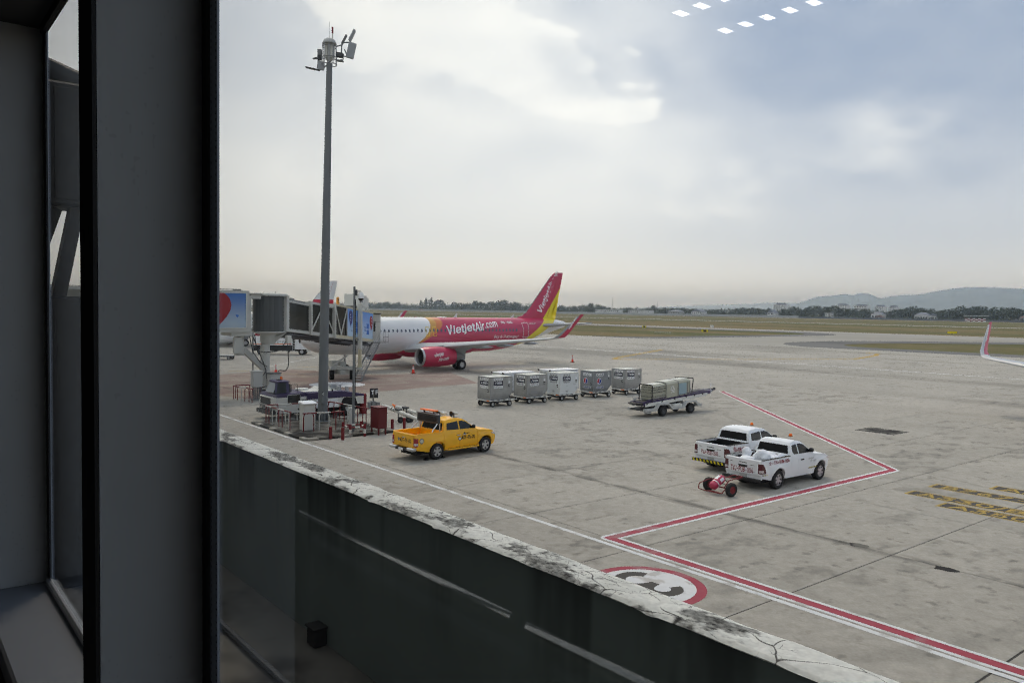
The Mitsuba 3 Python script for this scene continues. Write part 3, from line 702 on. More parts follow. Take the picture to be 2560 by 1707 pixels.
def airliner(label, body, fin, loc, full=True, gearlabel=None):
    t = Thing('airliner', label, 'aeroplane', tw=place(loc))
    fm, uv = fuselage(); fus = t.add('fuselage', fm, body, True, uv=uv)
    ang = np.linspace(0, 2 * np.pi, 25)
    t.add('belly_fairing', cat(lathe([(0.02, 10.6), (.75, 11.4), (1.1, 13), (1.2, 16), (1.15, 19), (.7, 21.5), (.02, 22.8)], 28, 'x')), body, True, uv=None) if False else None
    bf = lathe([(0.02, 10.9), (.62, 11.6), (.95, 13), (1.03, 16), (1.0, 19), (.62, 21.5), (.02, 22.9)], 32, 'x'); bf.vertices = bf.vertices * [-1, 1.75, 0.95]; bf.vertices[:, 0] *= -1 if bf.vertices[:, 0].mean() < 0 else 1; bf.vertices[:, 2] += 2.22
    t.add('belly_fairing', bf, 'red' if full else 'acwhite', True, up=None)
    # flight deck windows
    for x0, x1, z0, z1 in ((1.95, 2.75, 4.35, 4.85), (2.8, 3.5, 4.42, 4.9)):
        for sd in (-1,):
            m = extr(Polygon([(x0, z0), (x1, z0 + .02), (x1 - .05, z1), (x0 + .32, z1 - .05)]), .006); v = m.vertices; m.vertices = np.stack([v[:, 0], -v[:, 2], v[:, 1]], 1)
            t.add('flight_deck_window', on_fus(fine(m, .2), lift=.01), 'glassdark', up=fus)
    # fin, tailplane
    def finmesh():
        zs = [5.55, 5.95, 6.25, 6.6, 7.2, 9, 11.4, 11.75, 11.9]; le = [28.6, 29.1, 30.0, 30.6, 31.1, 32.65, 34.72, 35.15, 35.6]; te = [35.6, 35.62, 35.68, 35.75, 35.85, 36.2, 36.72, 36.78, 36.8]
        F2 = np.array([(1, 0), (.75, .030), (.45, .050), (.2, .045), (.06, .025), (0, 0), (.06, -.025), (.2, -.045), (.45, -.050), (.75, -.030)]); v = []
        for z, a, b in zip(zs, le, te): v += [(a + (b - a) * u, 0.95 * w * min(b - a, 5.0) * (1 if z < 11.5 else .5), z) for u, w in F2]
        k = len(F2); f = [[i * k + j, i * k + (j + 1) % k, (i + 1) * k + (j + 1) % k, (i + 1) * k + j] for i in range(len(zs) - 1) for j in range(k)]
        m = tm(v, f); e = (len(zs) - 1) * k
        return tm(m.vertices, np.vstack([m.faces, [[e, e + j, e + j + 1] for j in range(1, k - 1)]]))
    fm2 = finmesh(); fk = t.add('fin', fm2, fin, True, uv=fm2.vertices[:, [0, 2]])
    t.add('leading_edge', tube([(28.9, 0, 5.93), (30.0, 0, 6.22), (31.05, 0, 7.15), (32.6, 0, 8.98), (34.68, 0, 11.38)], [.02, .03, .045, .05, .045], 8), 'acgrey', True, up=fk)
    t.add('rudder_gap', beam((34.1, -.20, 6.1), (35.85, -.085, 11.6), .012, .03), 'decalred', up=fk)
    for s in (-1, 1):
        wk = t.add('wing', mir(foil_loft([(11.7, 1.2, 2.25, 7.3, 1.35, 0), (14.2, 6.4, 2.82, 4.65, 1.25, 5), (19.55, 16.5, 3.93, 1.62, 1.1, 6), (19.80, 16.9, 3.99, 1.56, 1.0, 14), (20.15, 17.2, 4.12, 1.48, 1.0, 40)]), s), 'acwing', 30)
        t.add('winglet', mir(foil_loft([(20.15, 17.2, 4.12, 1.48, 1.0, 40), (20.55, 17.42, 4.42, 1.30, 1.0, 66), (21.1, 17.53, 4.85, 1.12, .9, 78), (22.9, 17.82, 6.35, .62, .8, 80), (23.35, 17.86, 6.55, .35, .7, 80)]), s), 'red' if full else 'acwhite', 30, up=wk)
        t.add('winglet_edge', mir(foil_loft([(20.13, 17.2, 4.12, 1.50, 1.1, 40), (20.53, 17.42, 4.42, 1.32, 1.1, 66), (21.08, 17.53, 4.85, 1.14, 1.0, 78), (22.88, 17.82, 6.35, .64, .9, 80)], NOSE), s), 'acgrey' if s < 0 else 'acwing', 30, up=wk)
        for y, x, z, l in ((6.3, 17.6, 2.62, 3.0), (9.6, 18.4, 2.95, 2.6), (12.9, 19.5, 3.32, 2.2)):
            fp = lathe([(.02, 0), (.14, .2 * l), (.17, .45 * l), (.12, .75 * l), (.015, l)], 12, 'x'); fp.vertices = np.abs(fp.vertices * [1, 0, 0]) + fp.vertices * [0, .8, 1.0] + [x, y, z]
            t.add('flap_fairing', mir(fp, s), 'acgrey', True, up=wk)
        t.add('tailplane', mir(foil_loft([(31.7, .3, 4.85, 4.0, 1.1, 5), (35.15, 6.2, 5.35, 1.45, 1.0, 5)]), s), 'acgrey', 30)
        # engine
        y = s * 5.75
        e = lambda prof: (lambda m: tm(np.stack([np.repeat([q[1] for q in prof], 32), m.vertices[:, 1] + y, m.vertices[:, 2] + 1.70], 1), m.faces))(lathe(prof, 32, 'x'))
        en = t.add('engine', e([(.96, 11.12), (1.06, 11.4), (1.12, 12.2), (1.12, 13.2), (1.04, 14.4), (.92, 15.25), (.80, 15.28), (.78, 15.0)]), 'red' if full else 'acwhite', True)
        t.add('inlet_lip', e([(.80, 11.3), (.84, 11.02), (.90, 10.9), (.96, 10.98), (1.0, 11.13), (.95, 11.14)]), 'rimm', True, up=en)
        t.add('inlet_duct', e([(.80, 11.28), (.79, 11.8), (.80, 12.1)]), 'darkgrey', True, up=en)
        t.add('fan', e([(.02, 11.75), (.10, 11.8), (.22, 12.05), (.80, 12.1)]), 'underbody', True, up=en)
        t.add('core_nozzle', e([(.60, 14.7), (.56, 15.6), (.42, 16.3), (.30, 16.3), (.22, 16.6), (.02, 17.0)]), 'grey', True, up=en)
        t.add('pylon', hull([(12.6, y - .06, 2.75), (12.6, y + .06, 2.75), (16.0, y - .14, 2.5), (16.0, y + .14, 2.5), (18.6, y - .06, 2.75), (18.6, y + .06, 2.75), (15, y - .14, 3.05), (15, y + .14, 3.05), (16.4, y, 1.95), (13.2, y, 2.6)]), 'acgrey', up=en)
        # main gear
        g = t.add('main_gear', cat(cyl((17.55, s * 3.8, .55), (17.5, s * 3.72, 2.5), .13, 12), cyl((17.55, s * 3.35, .58), (17.55, s * 4.25, .58), .08, 10), cyl((17.5, s * 3.7, 1.4), (17.2, s * 2.6, 2.3), .06, 8)), 'steel', 30)
        t.add('gear_door', hull([(16.9, s * 4.12, 1.1), (18.1, s * 4.12, 1.1), (18.2, s * 4.2, 2.5), (16.8, s * 4.2, 2.5), (16.9, s * 4.16, 1.1), (18.1, s * 4.16, 1.1), (18.2, s * 4.24, 2.5), (16.8, s * 4.24, 2.5)]), 'acgrey', up=g)
        for dy in (-.44, .44): wheel_pair(t, 'wheel', 17.55, s * 3.8 + dy, .58, .40, up=g)
    g = t.add('nose_gear', cat(cyl((5.1, 0, .4), (5.0, 0, 2.1), .10, 10), cyl((5.1, -.3, .38), (5.1, .3, .38), .06, 8)), 'steel', 30)
    for dy in (-.25, .25): wheel_pair(t, 'wheel', 5.1, dy, .38, .22, up=g)
    if not full: return t
    for k, x in enumerate(np.arange(6.75, 27.9, .533)):
        t.add('window', ell(x, 4.42, .115, .175), 'winglass', True, up=fus)
    for x in (14.45, 15.40): t.add('exit_outline', outline(x - .27, x + .27, 3.78, 4.83, .055, .1), 'exitline', up=fus)
    t.add('door_outline', outline(28.65, 29.65, 3.45, 5.35, .05, .15), 'decal', up=fus)
    for s_, x, z, sl, h, w, sh in (('V', 17.05, 3.92, .12, 1.02, .86, 0), ('ietjet', 17.9, 4.04, .12, .86, 3.35, .12), ('Air', 21.15, 4.28, .12, .98, 1.45, .15), ('.com', 22.68, 4.66, .10, .80, 2.0, .12)):
        t.add('lettering', fus_text(s_, x, z, sl, h, w, True, sh), 'decal', up=fus)
    t.add('lettering', fus_text('Bay là Thích ngay!', 23.9, 3.46, .0, .34, 3.9, False, .2), 'decal', up=fus)
    t.add('registration', fus_text('HS-VKO', 25.4, 5.22, .0, .27, 1.85, True, 0), 'decal', up=fus)
    t.add('lettering', fus_text('thaivietjet.com', 29.85, 5.16, .0, .13, 1.2, False, 0), 'decal', up=fus)
    # fin lettering, on both faces of the thin fin the nearer one is seen
    d = np.array([math.cos(rad(60.5)), 0, math.sin(rad(60.5))]); p0 = np.array([32.85, -.30, 6.35])
    for s_, off, h, w in (('V', 0, .82, .85), ('ietjet', .84, .66, 2.55), ('Air', 3.38, .74, 1.25), ('.com', 4.66, .62, 1.75)):
        m = text(s_, p0 + d * off, d, (-d[2], 0, d[0]), h, width=w, bold=True, depth=.01, shear=.12)
        v = m.vertices; v[:, 1] = v[:, 1] - v[:, 1].max() - (0.245 - 0.033 * (v[:, 2] - 6.3)) ; m.vertices = v
        t.add('lettering', m, 'decal', up=fk)
    # engine and winglet lettering (near side)
    en = t.k + '__engine'
    for s_, x, z, h, w in (('vietjet', 12.15, 1.72, .36, 1.25), ('Air.com', 12.75, 1.24, .34, 1.35)):
        m = fine(text(s_, (x, 0, z), (1, 0, .13), (0, 0, 1), h, width=w, bold=True, depth=.01, shear=.12), .15); v = m.vertices
        rr = np.interp(v[:, 0], [11.4, 12.2, 13.2, 14.4, 15.25], [1.06, 1.12, 1.12, 1.04, .92]); v[:, 1] = -5.75 - np.sqrt(np.maximum(.01, rr ** 2 - (v[:, 2] - 1.70) ** 2)) - .012 + v[:, 1]
        m.vertices = v; t.add('lettering', m, 'decal', up=en)
    for s in (-1, 1):
        a = np.array([21.75, s * 17.60 - .06, 4.95]); dd = np.array([.60, s * .105, .79])
        t.add('lettering', text('vietjetAir.com', a + [0, -.035, 0], dd, (-.75, 0, .6), .2, width=1.55, bold=True, depth=.01), 'decal', up=t.k + '__wing' + ('' if s < 0 else '_001'))
    for x, h in ((19.3, .55), (28.0, .40)): t.add('antenna', hull([(x, -.03, 5.88), (x + .42, -.03, 5.88), (x, .03, 5.88), (x + .42, .03, 5.88), (x + .42, -.01, 5.88 + h), (x + .58, .01, 5.88 + h)]), 'acwhite', up=fus)
    t.add('antenna_dome', sphere((17.6, 0, 5.88), .5, 2, (1.6, .5, .22)), 'acwhite', True, up=fus)
    t.add('beacon', sphere((14.0, 0, 5.93), .09, 1), 'tailred', True, up=fus)
    return t


jet = airliner('red and white jet with yellow tail stripe parked at the jet bridge', 'livery', 'finm', (34.75, 78.7, 0))
jet2 = jet.copy('jet at the right edge of which only a white wing and red winglet show', (42.5, 6.5, 0))
labels[jet2.k]['label'] = 'jet at the far right showing only its white wing and red winglet'
jet3 = airliner('white airliner behind the jet bridge showing only its tail fin', 'acwhite', 'finm2', (32.0, 139.2, 0), full=False)
# ------------------------------------------------------------------ pickups (rear end at x = 0, heading +x, axis y = 0)
def pickup(label, paint, L, W, cb, ax, wb, bed=1.18, double=True, liner='black', ch='chrome', spokes=6):
    """cb: x of the cab's back; ax: rear axle; wb: wheelbase."""
    t = Thing('pickup_truck', label, 'pickup truck'); R = .375; fx = ax + wb; hw = W / 2

    def warp(v):
        v = np.array(v, float); x, y, z = v[:, 0], v[:, 1], v[:, 2]
        k = np.interp(z, [.35, .62, .85, 1.10, 1.30, 1.62, 1.80], [.93, .985, 1, .985, .93, .835, .70])
        fr = np.clip((x - (L - 1.15)) / 1.15, 0, 1); k = k * (1 - .17 * fr ** 3) * (1 - .05 * np.clip((.25 - x) / .25, 0, 1) ** 2)
        k = np.where(z < 1.02, k + .045 * (np.exp(-((x - ax) / .55) ** 4) + np.exp(-((x - fx) / .55) ** 4)) * np.exp(-((z - .78) / .20) ** 4), k)
        v[:, 1] = y * k; v[:, 2] = z + np.where(z > 1.55, .035 * (1 - (y / hw) ** 2), 0) - np.where((z > .95) & (x > fx - .4), .05 * fr * np.abs(y / hw) ** 2, 0); return v

    top = [(cb, bed), (cb + .10, 1.60), (cb + .20, 1.715), (cb + .45, 1.755), (fx - 1.75, 1.765), (fx - 1.35, 1.72), (fx - .62, 1.235), (fx - .45, 1.165), (fx + .1, 1.13), (fx + .45, 1.085), (L - .22, 1.00), (L - .06, .88), (L, .70), (L - .02, .52), (L - .12, .36)]
    prof = [(.10, .52), (0.03, .60), (.0, .66), (.0, bed - .03), (.03, bed)] + top + [(fx + .5, .33), (ax + .5, .36), (ax - .5, .40)]
    body = toM(prism(prof, -hw, hw))
    for x in (ax, fx): body = body - toM(cyl((x, -hw - 1, R + .02), (x, hw + 1, R + .02), R + .085, 32))
    body = body - toM(box(.07, cb - .05, -hw + .10, hw - .10, .68, 2.2))
    g = .009
    gaps = [cb + .02] + ([cb + .98, fx - .53] if double else [cb + .55, fx - .53])
    for x in gaps:
        for s in (-1, 1): body = body - toM(box(x - g, x + g, s * hw - .02, s * hw + .02, .44 if x > cb + .1 else .5, 1.14 if x > cb + .1 else 1.16))
    body = body.refine_to_length(.09); m = toT(body); m.vertices = warp(m.vertices)
    bk = t.add('body', m, paint, 32)
    t.add('underbody', cat(box(.25, L - .25, -.55, .55, .26, .60), box(.4, L - .4, -.72, .72, .40, .66), cyl((ax, -.7, R), (ax, .7, R), .09, 10)), 'underbody')
    bx0, bx1, by = .075, cb - .055, hw - .105
    bl_ = t.add('bed_liner', cat(box(bx0, bx1, -by, by, .685, .70), *([] if paint == 'yellow' else [box(bx0, bx0 + .02, -by, by, .702, bed - .004), box(bx1 - .02, bx1, -by, by, .702, bed - .004), box(bx0 + .021, bx1 - .021, -by, -by + .02, .702, bed - .004), box(bx0 + .021, bx1 - .021, by - .02, by, .702, bed - .004)])), liner)
    for k in range(9): t.add('liner_rib', box(bx0 + .03, bx1 - .03, -by + .12 + k * (2 * by - .24) / 8 - .02, -by + .12 + k * (2 * by - .24) / 8 + .02, .7005, .712), liner, up=bl_)
    for s in (-1, 1): t.add('bed_rail', rbox(.03, cb - .03, s * (hw - .105) - .01, s * (hw - .02), bed + .0015, bed + .022, .005), liner)

    def side(pts, s, off=.006, d=.012):
        q = prism(pts, s * (hw + off) - d / 2, s * (hw + off) + d / 2); q = fine(q, .12); q.vertices = warp(q.vertices); return q

    A = fx - .78
    for s in (-1, 1):
        up = t.hold('side_glass')
        if double:
            a, b = [(cb + .22, 1.31), (cb + .27, 1.60), (cb + .93, 1.65), (cb + .95, 1.285)], [(cb + 1.03, 1.28), (cb + 1.01, 1.65), (fx - 1.42, 1.645), (fx - 1.2, 1.585), (A + .02, 1.30), (A - .03, 1.275)]
        else:
            a, b = [(cb + .26, 1.28), (cb + .17, 1.42), (cb + .22, 1.62), (cb + .52, 1.65), (cb + .56, 1.27)], [(cb + .64, 1.265), (cb + .60, 1.65), (fx - 1.42, 1.645), (fx - 1.2, 1.585), (A + .02, 1.30), (A - .03, 1.265)]
        for pts in (a, b): t.add('pane', side(pts, s), 'darkglass', up=up)
        xs = [gaps[1] - .18, gaps[2] - .95] if double else [gaps[1] + .16]
        for x in xs: t.add('door_handle', rbox(x, x + .2, s * (hw + .0) - .012, s * (hw + .022), 1.005, 1.045, .01), ch if paint == 'yellow' else 'black')
        t.add('mirror', rbox(A - .10, A + .02, *sorted((s * (hw - .08), s * (hw + .12))), 1.27, 1.44, .04), 'black', 40)
        t.add('tail_light', (lambda q: tm(warp(q.vertices), q.faces))(fine(prism([(-.012, .72), (-.012, 1.10), (.07, 1.10), (.15, .98), (.235, .78), (.22, .72)] if not double or paint != 'yellow' else [(-.012, .70), (-.012, 1.08), (.13, 1.08), (.11, .74), (.09, .70)], s * (hw - .16), s * (hw + .012)), .15)), 'tailred' if paint == 'yellow' else 'taildark')
        t.add('tail_lens', (lambda q: tm(warp(q.vertices), q.faces))(prism([(-.016, .76), (-.016, .86), (.10, .86), (.11, .76)], s * (hw - .12), s * (hw + .015))), 'tailclear')
        t.add('head_light', (lambda q: tm(warp(q.vertices), q.faces))(fine(prism([(L - .42, .93), (L - .12, .82), (L - .02, .80), (L - .045, .90), (L - .2, .99)], s * (hw - .42), s * (hw + .008)), .1)), 'tailclear')
        for x in (ax, fx):
            wk = t.hold('wheel'); y = s * (hw - .135); w = .25; sg = s
            prof_ = [(.235, -w / 2), (.345, -w / 2), (R, -w / 2 + .03), (R, w / 2 - .03), (.345, w / 2), (.235, w / 2)]
            t.add('tyre', lathe(prof_, 32, 'y', (x, y, R)), 'rubber', 40, up=wk)
            t.add('rim_barrel', lathe([(.0, .0), (.20, .0), (.215, sg * -.10), (.24, sg * -.118), (.242, 0), (.24, sg * .1)], 28, 'y', (x, y, R)), 'darkgrey', 40, up=wk)
            q = [extr(Point(0, 0).buffer(.07, 10), .02)]
            for a in range(spokes):
                pl = affinity.rotate(Polygon([(-.042, .05), (.042, .05), (.062 if spokes < 6 else .05, .225), (-.062 if spokes < 6 else -.05, .225)]), a * 360 / spokes, origin=(0, 0)); q.append(extr(pl, .018))
            q.append(extr(shapely.difference(Point(0, 0).buffer(.237, 20), Point(0, 0).buffer(.208, 20)), .019))
            sp = cat(q); v = sp.vertices; sp.vertices = np.stack([x + v[:, 0], y + s * (.092 + v[:, 2] - .6 * np.maximum(0, .12 - np.hypot(v[:, 0], v[:, 1])) * .2), R + v[:, 1]], 1); t.add('rim', sp, 'rimm', up=wk)
    # glass across
    def cross(pts, mat, name, up=None): return t.add(name, hull([(x + dx, s * y, z) for (x, y, z) in pts for s in (-1, 1) for dx in (0, .012)]), mat, up=up)
    cross([(cb + .012, hw * .80, 1.30), (cb + .085, hw * .72, 1.62)], 'darkglass', 'rear_window')
    cross([(fx - .665, hw * .80, 1.275), (fx - 1.30, hw * .70, 1.695)], 'darkglass', 'windscreen')
    # tailgate, bumper, plate
    tg = t.add('tailgate', rbox(-.022, .004, -hw + .20, hw - .20, .64, bed - .015, .012), paint, 30)
    if paint == 'yellow':
        bp = t.add('rear_bumper', cat(*[rbox(-.20, .05, *sorted((s * .42, s * (hw - .02))), .50, .66, .04) for s in (-1, 1)]), 'chrome', 40); t.add('step', rbox(-.18, .03, -.44, .44, .49, .60, .02), 'black', up=bp)
        t.add('licence_plate', box(-.192, -.184, -.17, .17, .50, .61), 'decal'); t.add('tailgate_badge', box(-.03, -.023, -.09, .09, 1.05, 1.09), 'chrome', up=tg)
    else:
        t.add('lower_panel', rbox(.02, .12, -hw + .07, hw - .07, .46, .655, .02), paint, 30)
        bp = t.add('rear_bumper', rbox(-.17, -.06, -hw + .02, hw - .02, .40, .52, .015), 'black'); t.add('licence_plate', box(-.0, .018, -.17, .17, .52, .63), 'lightgrey')
        for s in (-1, 1): t.add('bumper_arm', box(-.07, .2, s * .5 - .04, s * .5 + .04, .42, .5), 'black', up=bp)
        t.add('tailgate_handle', hull([(-.03, -.24, .985), (-.03, .24, .985), (-.03, -.17, .90), (-.03, .17, .90), (-.02, -.24, .985), (-.02, .24, .985), (-.02, -.17, .90), (-.02, .17, .90)]), 'black', up=tg)
        t.add('tailgate_strip', box(-.03, -.021, -.2, .2, 1.06, 1.085), 'black', up=tg)
        for y, z, w in ((.55, 1.06, .13), (-.45, 1.02, .2), (-.45, .76, .18)): t.add('tailgate_badge', box(-.028, -.0215, y - w / 2, y + w / 2, z - .012, z + .012), 'grey', up=tg)
    t.add('grille', rbox(L - .06, L + .012, -.5, .5, .60, .82, .03), 'black'); t.add('front_bumper', rbox(L - .12, L + .02, -.68, .68, .36, .52, .04), paint if paint != 'yellow' else 'yellow', 30)
    t.add('antenna', cyl((fx - .55, hw - .18, 1.2), (fx - .75, hw - .2, 1.72), .005, 5), 'black')
    t.L, t.hw, t.warp, t.bed, t.cb, t.ax, t.fx, t.body = L, hw, warp, bed, cb, ax, fx, bk
    return t


def side_text(t, s_, x, z, h, w, mat, name='lettering', bold=True):
    m = text(s_, (x, -t.hw - .010, z), (1, 0, 0), (0, 0, 1), h, width=w, bold=bold, depth=.004); v = fine(m, .2); v.vertices = t.warp(v.vertices) + [0, -.004, 0]; t.add(name, v, mat)


def side_disc(t, x, z, r, mat, name='emblem', k=0):
    m = extr(Point(x, z).buffer(r, 12), .004); v = m.vertices; m.vertices = t.warp(np.stack([v[:, 0], -t.hw - .008 - k * .003 - v[:, 2], v[:, 1]], 1)) + [0, -.004, 0]; t.add(name, m, mat)


def at_place(t, loc, rz=0.0):
    t.tw = place(loc, rz)
    for k in scene:
        if k.startswith(t.k + '__'): scene[k]['to_world'] = t.tw


# yellow airport pickup: rear axle at (20.21, 31.6)
yp = pickup('yellow double cab pickup with a sign board and horns on its roof', 'yellow', 5.02, 1.86, 1.60, 1.25, 3.0, bed=1.25, liner='yellow', spokes=5)
side_text(yp, 'AOT-75-01', 2.68, .79, .165, .84, 'textdark', bold=True); side_disc(yp, 2.57, .845, .085, 'grey'); side_disc(yp, 2.57, .845, .05, 'decal', k=1); side_disc(yp, 2.88, 1.06, .065, 'darkgrey'); side_text(yp, 'AOT', 2.98, 1.035, .055, .22, 'textdark')
side_disc(yp, .30, .95, .12, 'grey'); side_disc(yp, .30, .95, .085, 'beige', k=1); side_text(yp, 'FP', .24, .92, .07, .12, 'grey')
yp.add('lettering', text('AOT-75-01', (-.024, .28, .86), (0, -1, 0), (0, 0, 1), .17, width=.82, bold=True), 'textdark'); yp.add('emblem', lathe([(0, 0), (.07, 0), (.07, .005)], 16, 'x', (-.024, .37, .94)), 'grey')
for s in (-1, 1):
    yp.add('side_step', cat(tube(bend([(1.75, s * .86, .40), (1.85, s * 1.0, .40), (3.72, s * 1.0, .40), (3.82, s * .86, .40)], .06), .035, 8)), 'yellow', 40)
    yp.add('sport_bar', tube(bend([(1.02, s * .78, 1.26), (1.05, s * .78, 1.34), (1.38, s * .72, 1.62), (1.5, s * .72, 1.95)], .08), .032, 10), 'chrome', 40)
    yp.add('sport_bar', tube(bend([(1.50, s * .74, 1.26), (1.50, s * .72, 1.95), (1.50, s * .66, 2.06), (1.50, 0, 2.06)], .08), .032, 10), 'chrome', 40)
    yp.add('sill', box(1.72, 3.8, s * .86 - .02, s * .86 + .02, .38, .48), 'black')
yp.add('wheel_box', cat(*[rbox(ax0, ax0 + .95, *sorted((s * .52, s * .83)), .69, .88, .03) for s in (-1, 1) for ax0 in (.78,)]), 'yellow')
sb = yp.add('sign_board', rbox(1.34, 1.50, -.80, .80, 1.62, 2.02, .03), 'darkgrey', 30, label='grey electronic sign board above the cab'); yp.add('display', rbox(1.325, 1.338, -.70, .70, 1.70, 1.94, .004), 'black', up=sb)
yp.add('sign_lip', rbox(1.30, 1.52, -.81, .81, 2.021, 2.06, .01), 'grey', up=sb)
bb = yp.add('beacon_bar', rbox(1.32, 1.58, -.56, .56, 2.17, 2.23, .025), 'orange', 30)
for y in (-.36, .36): yp.add('bar_foot', cat(box(1.40, 1.44, y - .07, y - .03, 2.06, 2.169), box(1.46, 1.50, y + .03, y + .07, 2.06, 2.169)), 'black', up=bb)
for y, x in ((.28, 2.15), (-.42, 2.45)):
    hn = yp.add('horn', (lambda m: m)(lathe([(.02, .30), (.04, .16), (.10, .0), (.135, -.04), (.13, -.045), (.0, .05)], 18, 'x', (0, 0, 0))), 'black', 40); d_ = scene[hn]
    m = lathe([(.035, .26), (.045, .16), (.10, .03), (.135, .0), (.02, .06)], 18, 'x'); m.vertices = m.vertices * [-1 if m.vertices[:, 0].max() <= 0 else 1, 1, 1] + [x, y, 1.97]; scene[hn] = mikit.ply(m, 'black', smooth=40)
    yp.add('driver', rbox(x + .17, x + .40, y - .06, y + .06, 1.92, 2.03, .03), 'offwhite', 30, up=hn); yp.add('stand', cat(box(x + .15, x + .19, y - .03, y + .03, 1.79, 1.93), box(x + .05, x + .35, y - .10, y + .10, 1.785, 1.80)), 'grey', up=hn)
yp.add('floodlight', rbox(2.35, 2.62, .05, .27, 1.86, 1.98, .03), 'offwhite', 30)
yp_r = 5.6; at_place(yp, (20.15 - 1.25 * math.cos(rad(yp_r)), 31.55 - 1.25 * math.sin(rad(yp_r)), 0), yp_r)
for i, (x, y) in enumerate(((19.75, 30.85), (20.72, 30.9))):
    ck = Thing('wheel_chock', ('black wheel chock behind the yellow pickup rear wheel', 'black wheel chock in front of the yellow pickup rear wheel')[i], 'wheel chock'); ck.add(None, prism([(x - .1, 0), (x + .1, 0), (x + (.06 if i == 0 else -.06), .12)], y - .12, y + .12), 'black')

# white pickups
wp = pickup('white extended cab pickup loaded with white bags, lettered TVJ-PUB-004', 'vwhite', 5.06, 1.78, 1.98, 1.14, 3.085, bed=1.235, double=False)
side_text(wp, 'TVJ-PUB-004', .76, 1.03, .125, 1.08, 'textred'); side_text(wp, '2-', .43, 1.03, .11, .3, 'textred')
wp.add('lettering', text('TVJ-PUB-004', (-.024, .58, .70), (0, -1, 0), (0, 0, 1), .20, width=1.05, bold=True), 'textred')
wq = pickup('white double cab pickup with empty bed, lettered TVJ-PUB-003', 'vwhite', 5.10, 1.82, 1.56, 1.18, 3.085, bed=1.235, double=True)
side_text(wq, 'TVJ-PUB-003', .38, .95, .16, .86, 'textred'); side_text(wq, '2-', .40, 1.13, .06, .2, 'textred')
wq.add('lettering', text('TVJ-PUB-003', (-.024, .52, .74), (0, -1, 0), (0, 0, 1), .17, width=.92, bold=True), 'textred')
def chevrons(t, up):
    for k in range(9):
        y = -.80 + k * .19
        t.add('hazard_stripe', hull([(-.1745, y, .40), (-.1745, y + .09, .40), (-.1745, y + .05, .52), (-.1745, y + .14, .52), (-.171, y, .40), (-.171, y + .09, .40), (-.171, y + .05, .52), (-.171, y + .14, .52)]), 'signyellow', up=up)
chevrons(wq, wq.k + '__rear_bumper'); wq.add('tow_hook', cat(box(-.22, 0, -.03, .03, .32, .40), sphere((-.22, 0, .40), .04, 1)), 'black')
for t_ in (wp,):
    for k in range(8): t_.add('hazard_stripe', box(3.27 + k * .075, 3.27 + k * .075 + .04, -t_.hw - .013, -t_.hw - .003, .60, .65), 'signyellow' if k % 2 else 'black')
    for k in range(4): t_.add('hazard_stripe', box(.05 + k * .08, .05 + k * .08 + .05, -t_.hw * .98 - .012, -t_.hw * .98 + .02, .645, .68), 'signyellow' if k % 2 else 'black')
    for s_, x, z in (('vietjet', 3.2, .97), ('Air.com', 3.38, .86)): side_text(t_, s_, x, z, .085, .42, 'lightgrey', bold=False)
for t_, x in ((wp, 3.3), (wq, 3.0)):
    b_ = t_.add('beacon', lathe([(.0, .13), (.05, .12), (.07, .06), (.07, .02), (.0, .02)], 16, 'z', (x, 0, 1.80)), 'orange', 40); t_.add('beacon_base', lathe([(.085, .02), (.085, 0), (0, 0)], 16, 'z', (x, 0, 1.80)), 'black', up=b_)
at_place(wp, (26.84, 18.69, 0)); at_place(wq, (28.60, 21.60, 0))
labels[wp.k + '__beacon'] = {'label': 'small amber beacon'}
bags = [('largest rounded white bag at the tailgate end of the loaded pickup', (.98, -.20, .36), (.38, .34, .36)), ('white bag beside the rear window of the loaded pickup', (1.52, -.16, .26), (.34, .38, .30)), ('white bag in the bed corner behind the cab of the loaded pickup', (1.74, -.58, .24), (.24, .22, .26)),
        ('flat white bag near the tailgate of the loaded pickup', (.48, .16, .28), (.36, .30, .20)), ('low white bag at the near side of the pickup bed', (1.26, -.60, .26), (.28, .22, .22)), ('small white bag standing on the far side of the loaded pickup bed', (.80, .42, .50), (.22, .20, .24))]
for i, (lb, c, r) in enumerate(bags):
    bg = Thing('bag', lb, 'bag', 'white bags in the pickup bed')
    m = sphere((0, 0, 0), 1, 5); nn = meshkit.fbm(m.vertices * 1.2 + i * 7, 2, i) - .5; rd = 1 - np.abs(meshkit.fbm(m.vertices * [4.5, 4.5, 2.0] + i * 3, 3, i + 9) - .5) * 1.1
    m.vertices = m.vertices * (0.93 + .50 * nn + .17 * (rd - .85))[:, None] * np.array(r); m.vertices[:, 2] = np.maximum(m.vertices[:, 2], -r[2] * .62) + c[2] + .69 + .12; m.vertices[:, :2] += np.array(c[:2]) + [26.84, 18.69]
    bg.add(None, m, 'bagwhite', 35)

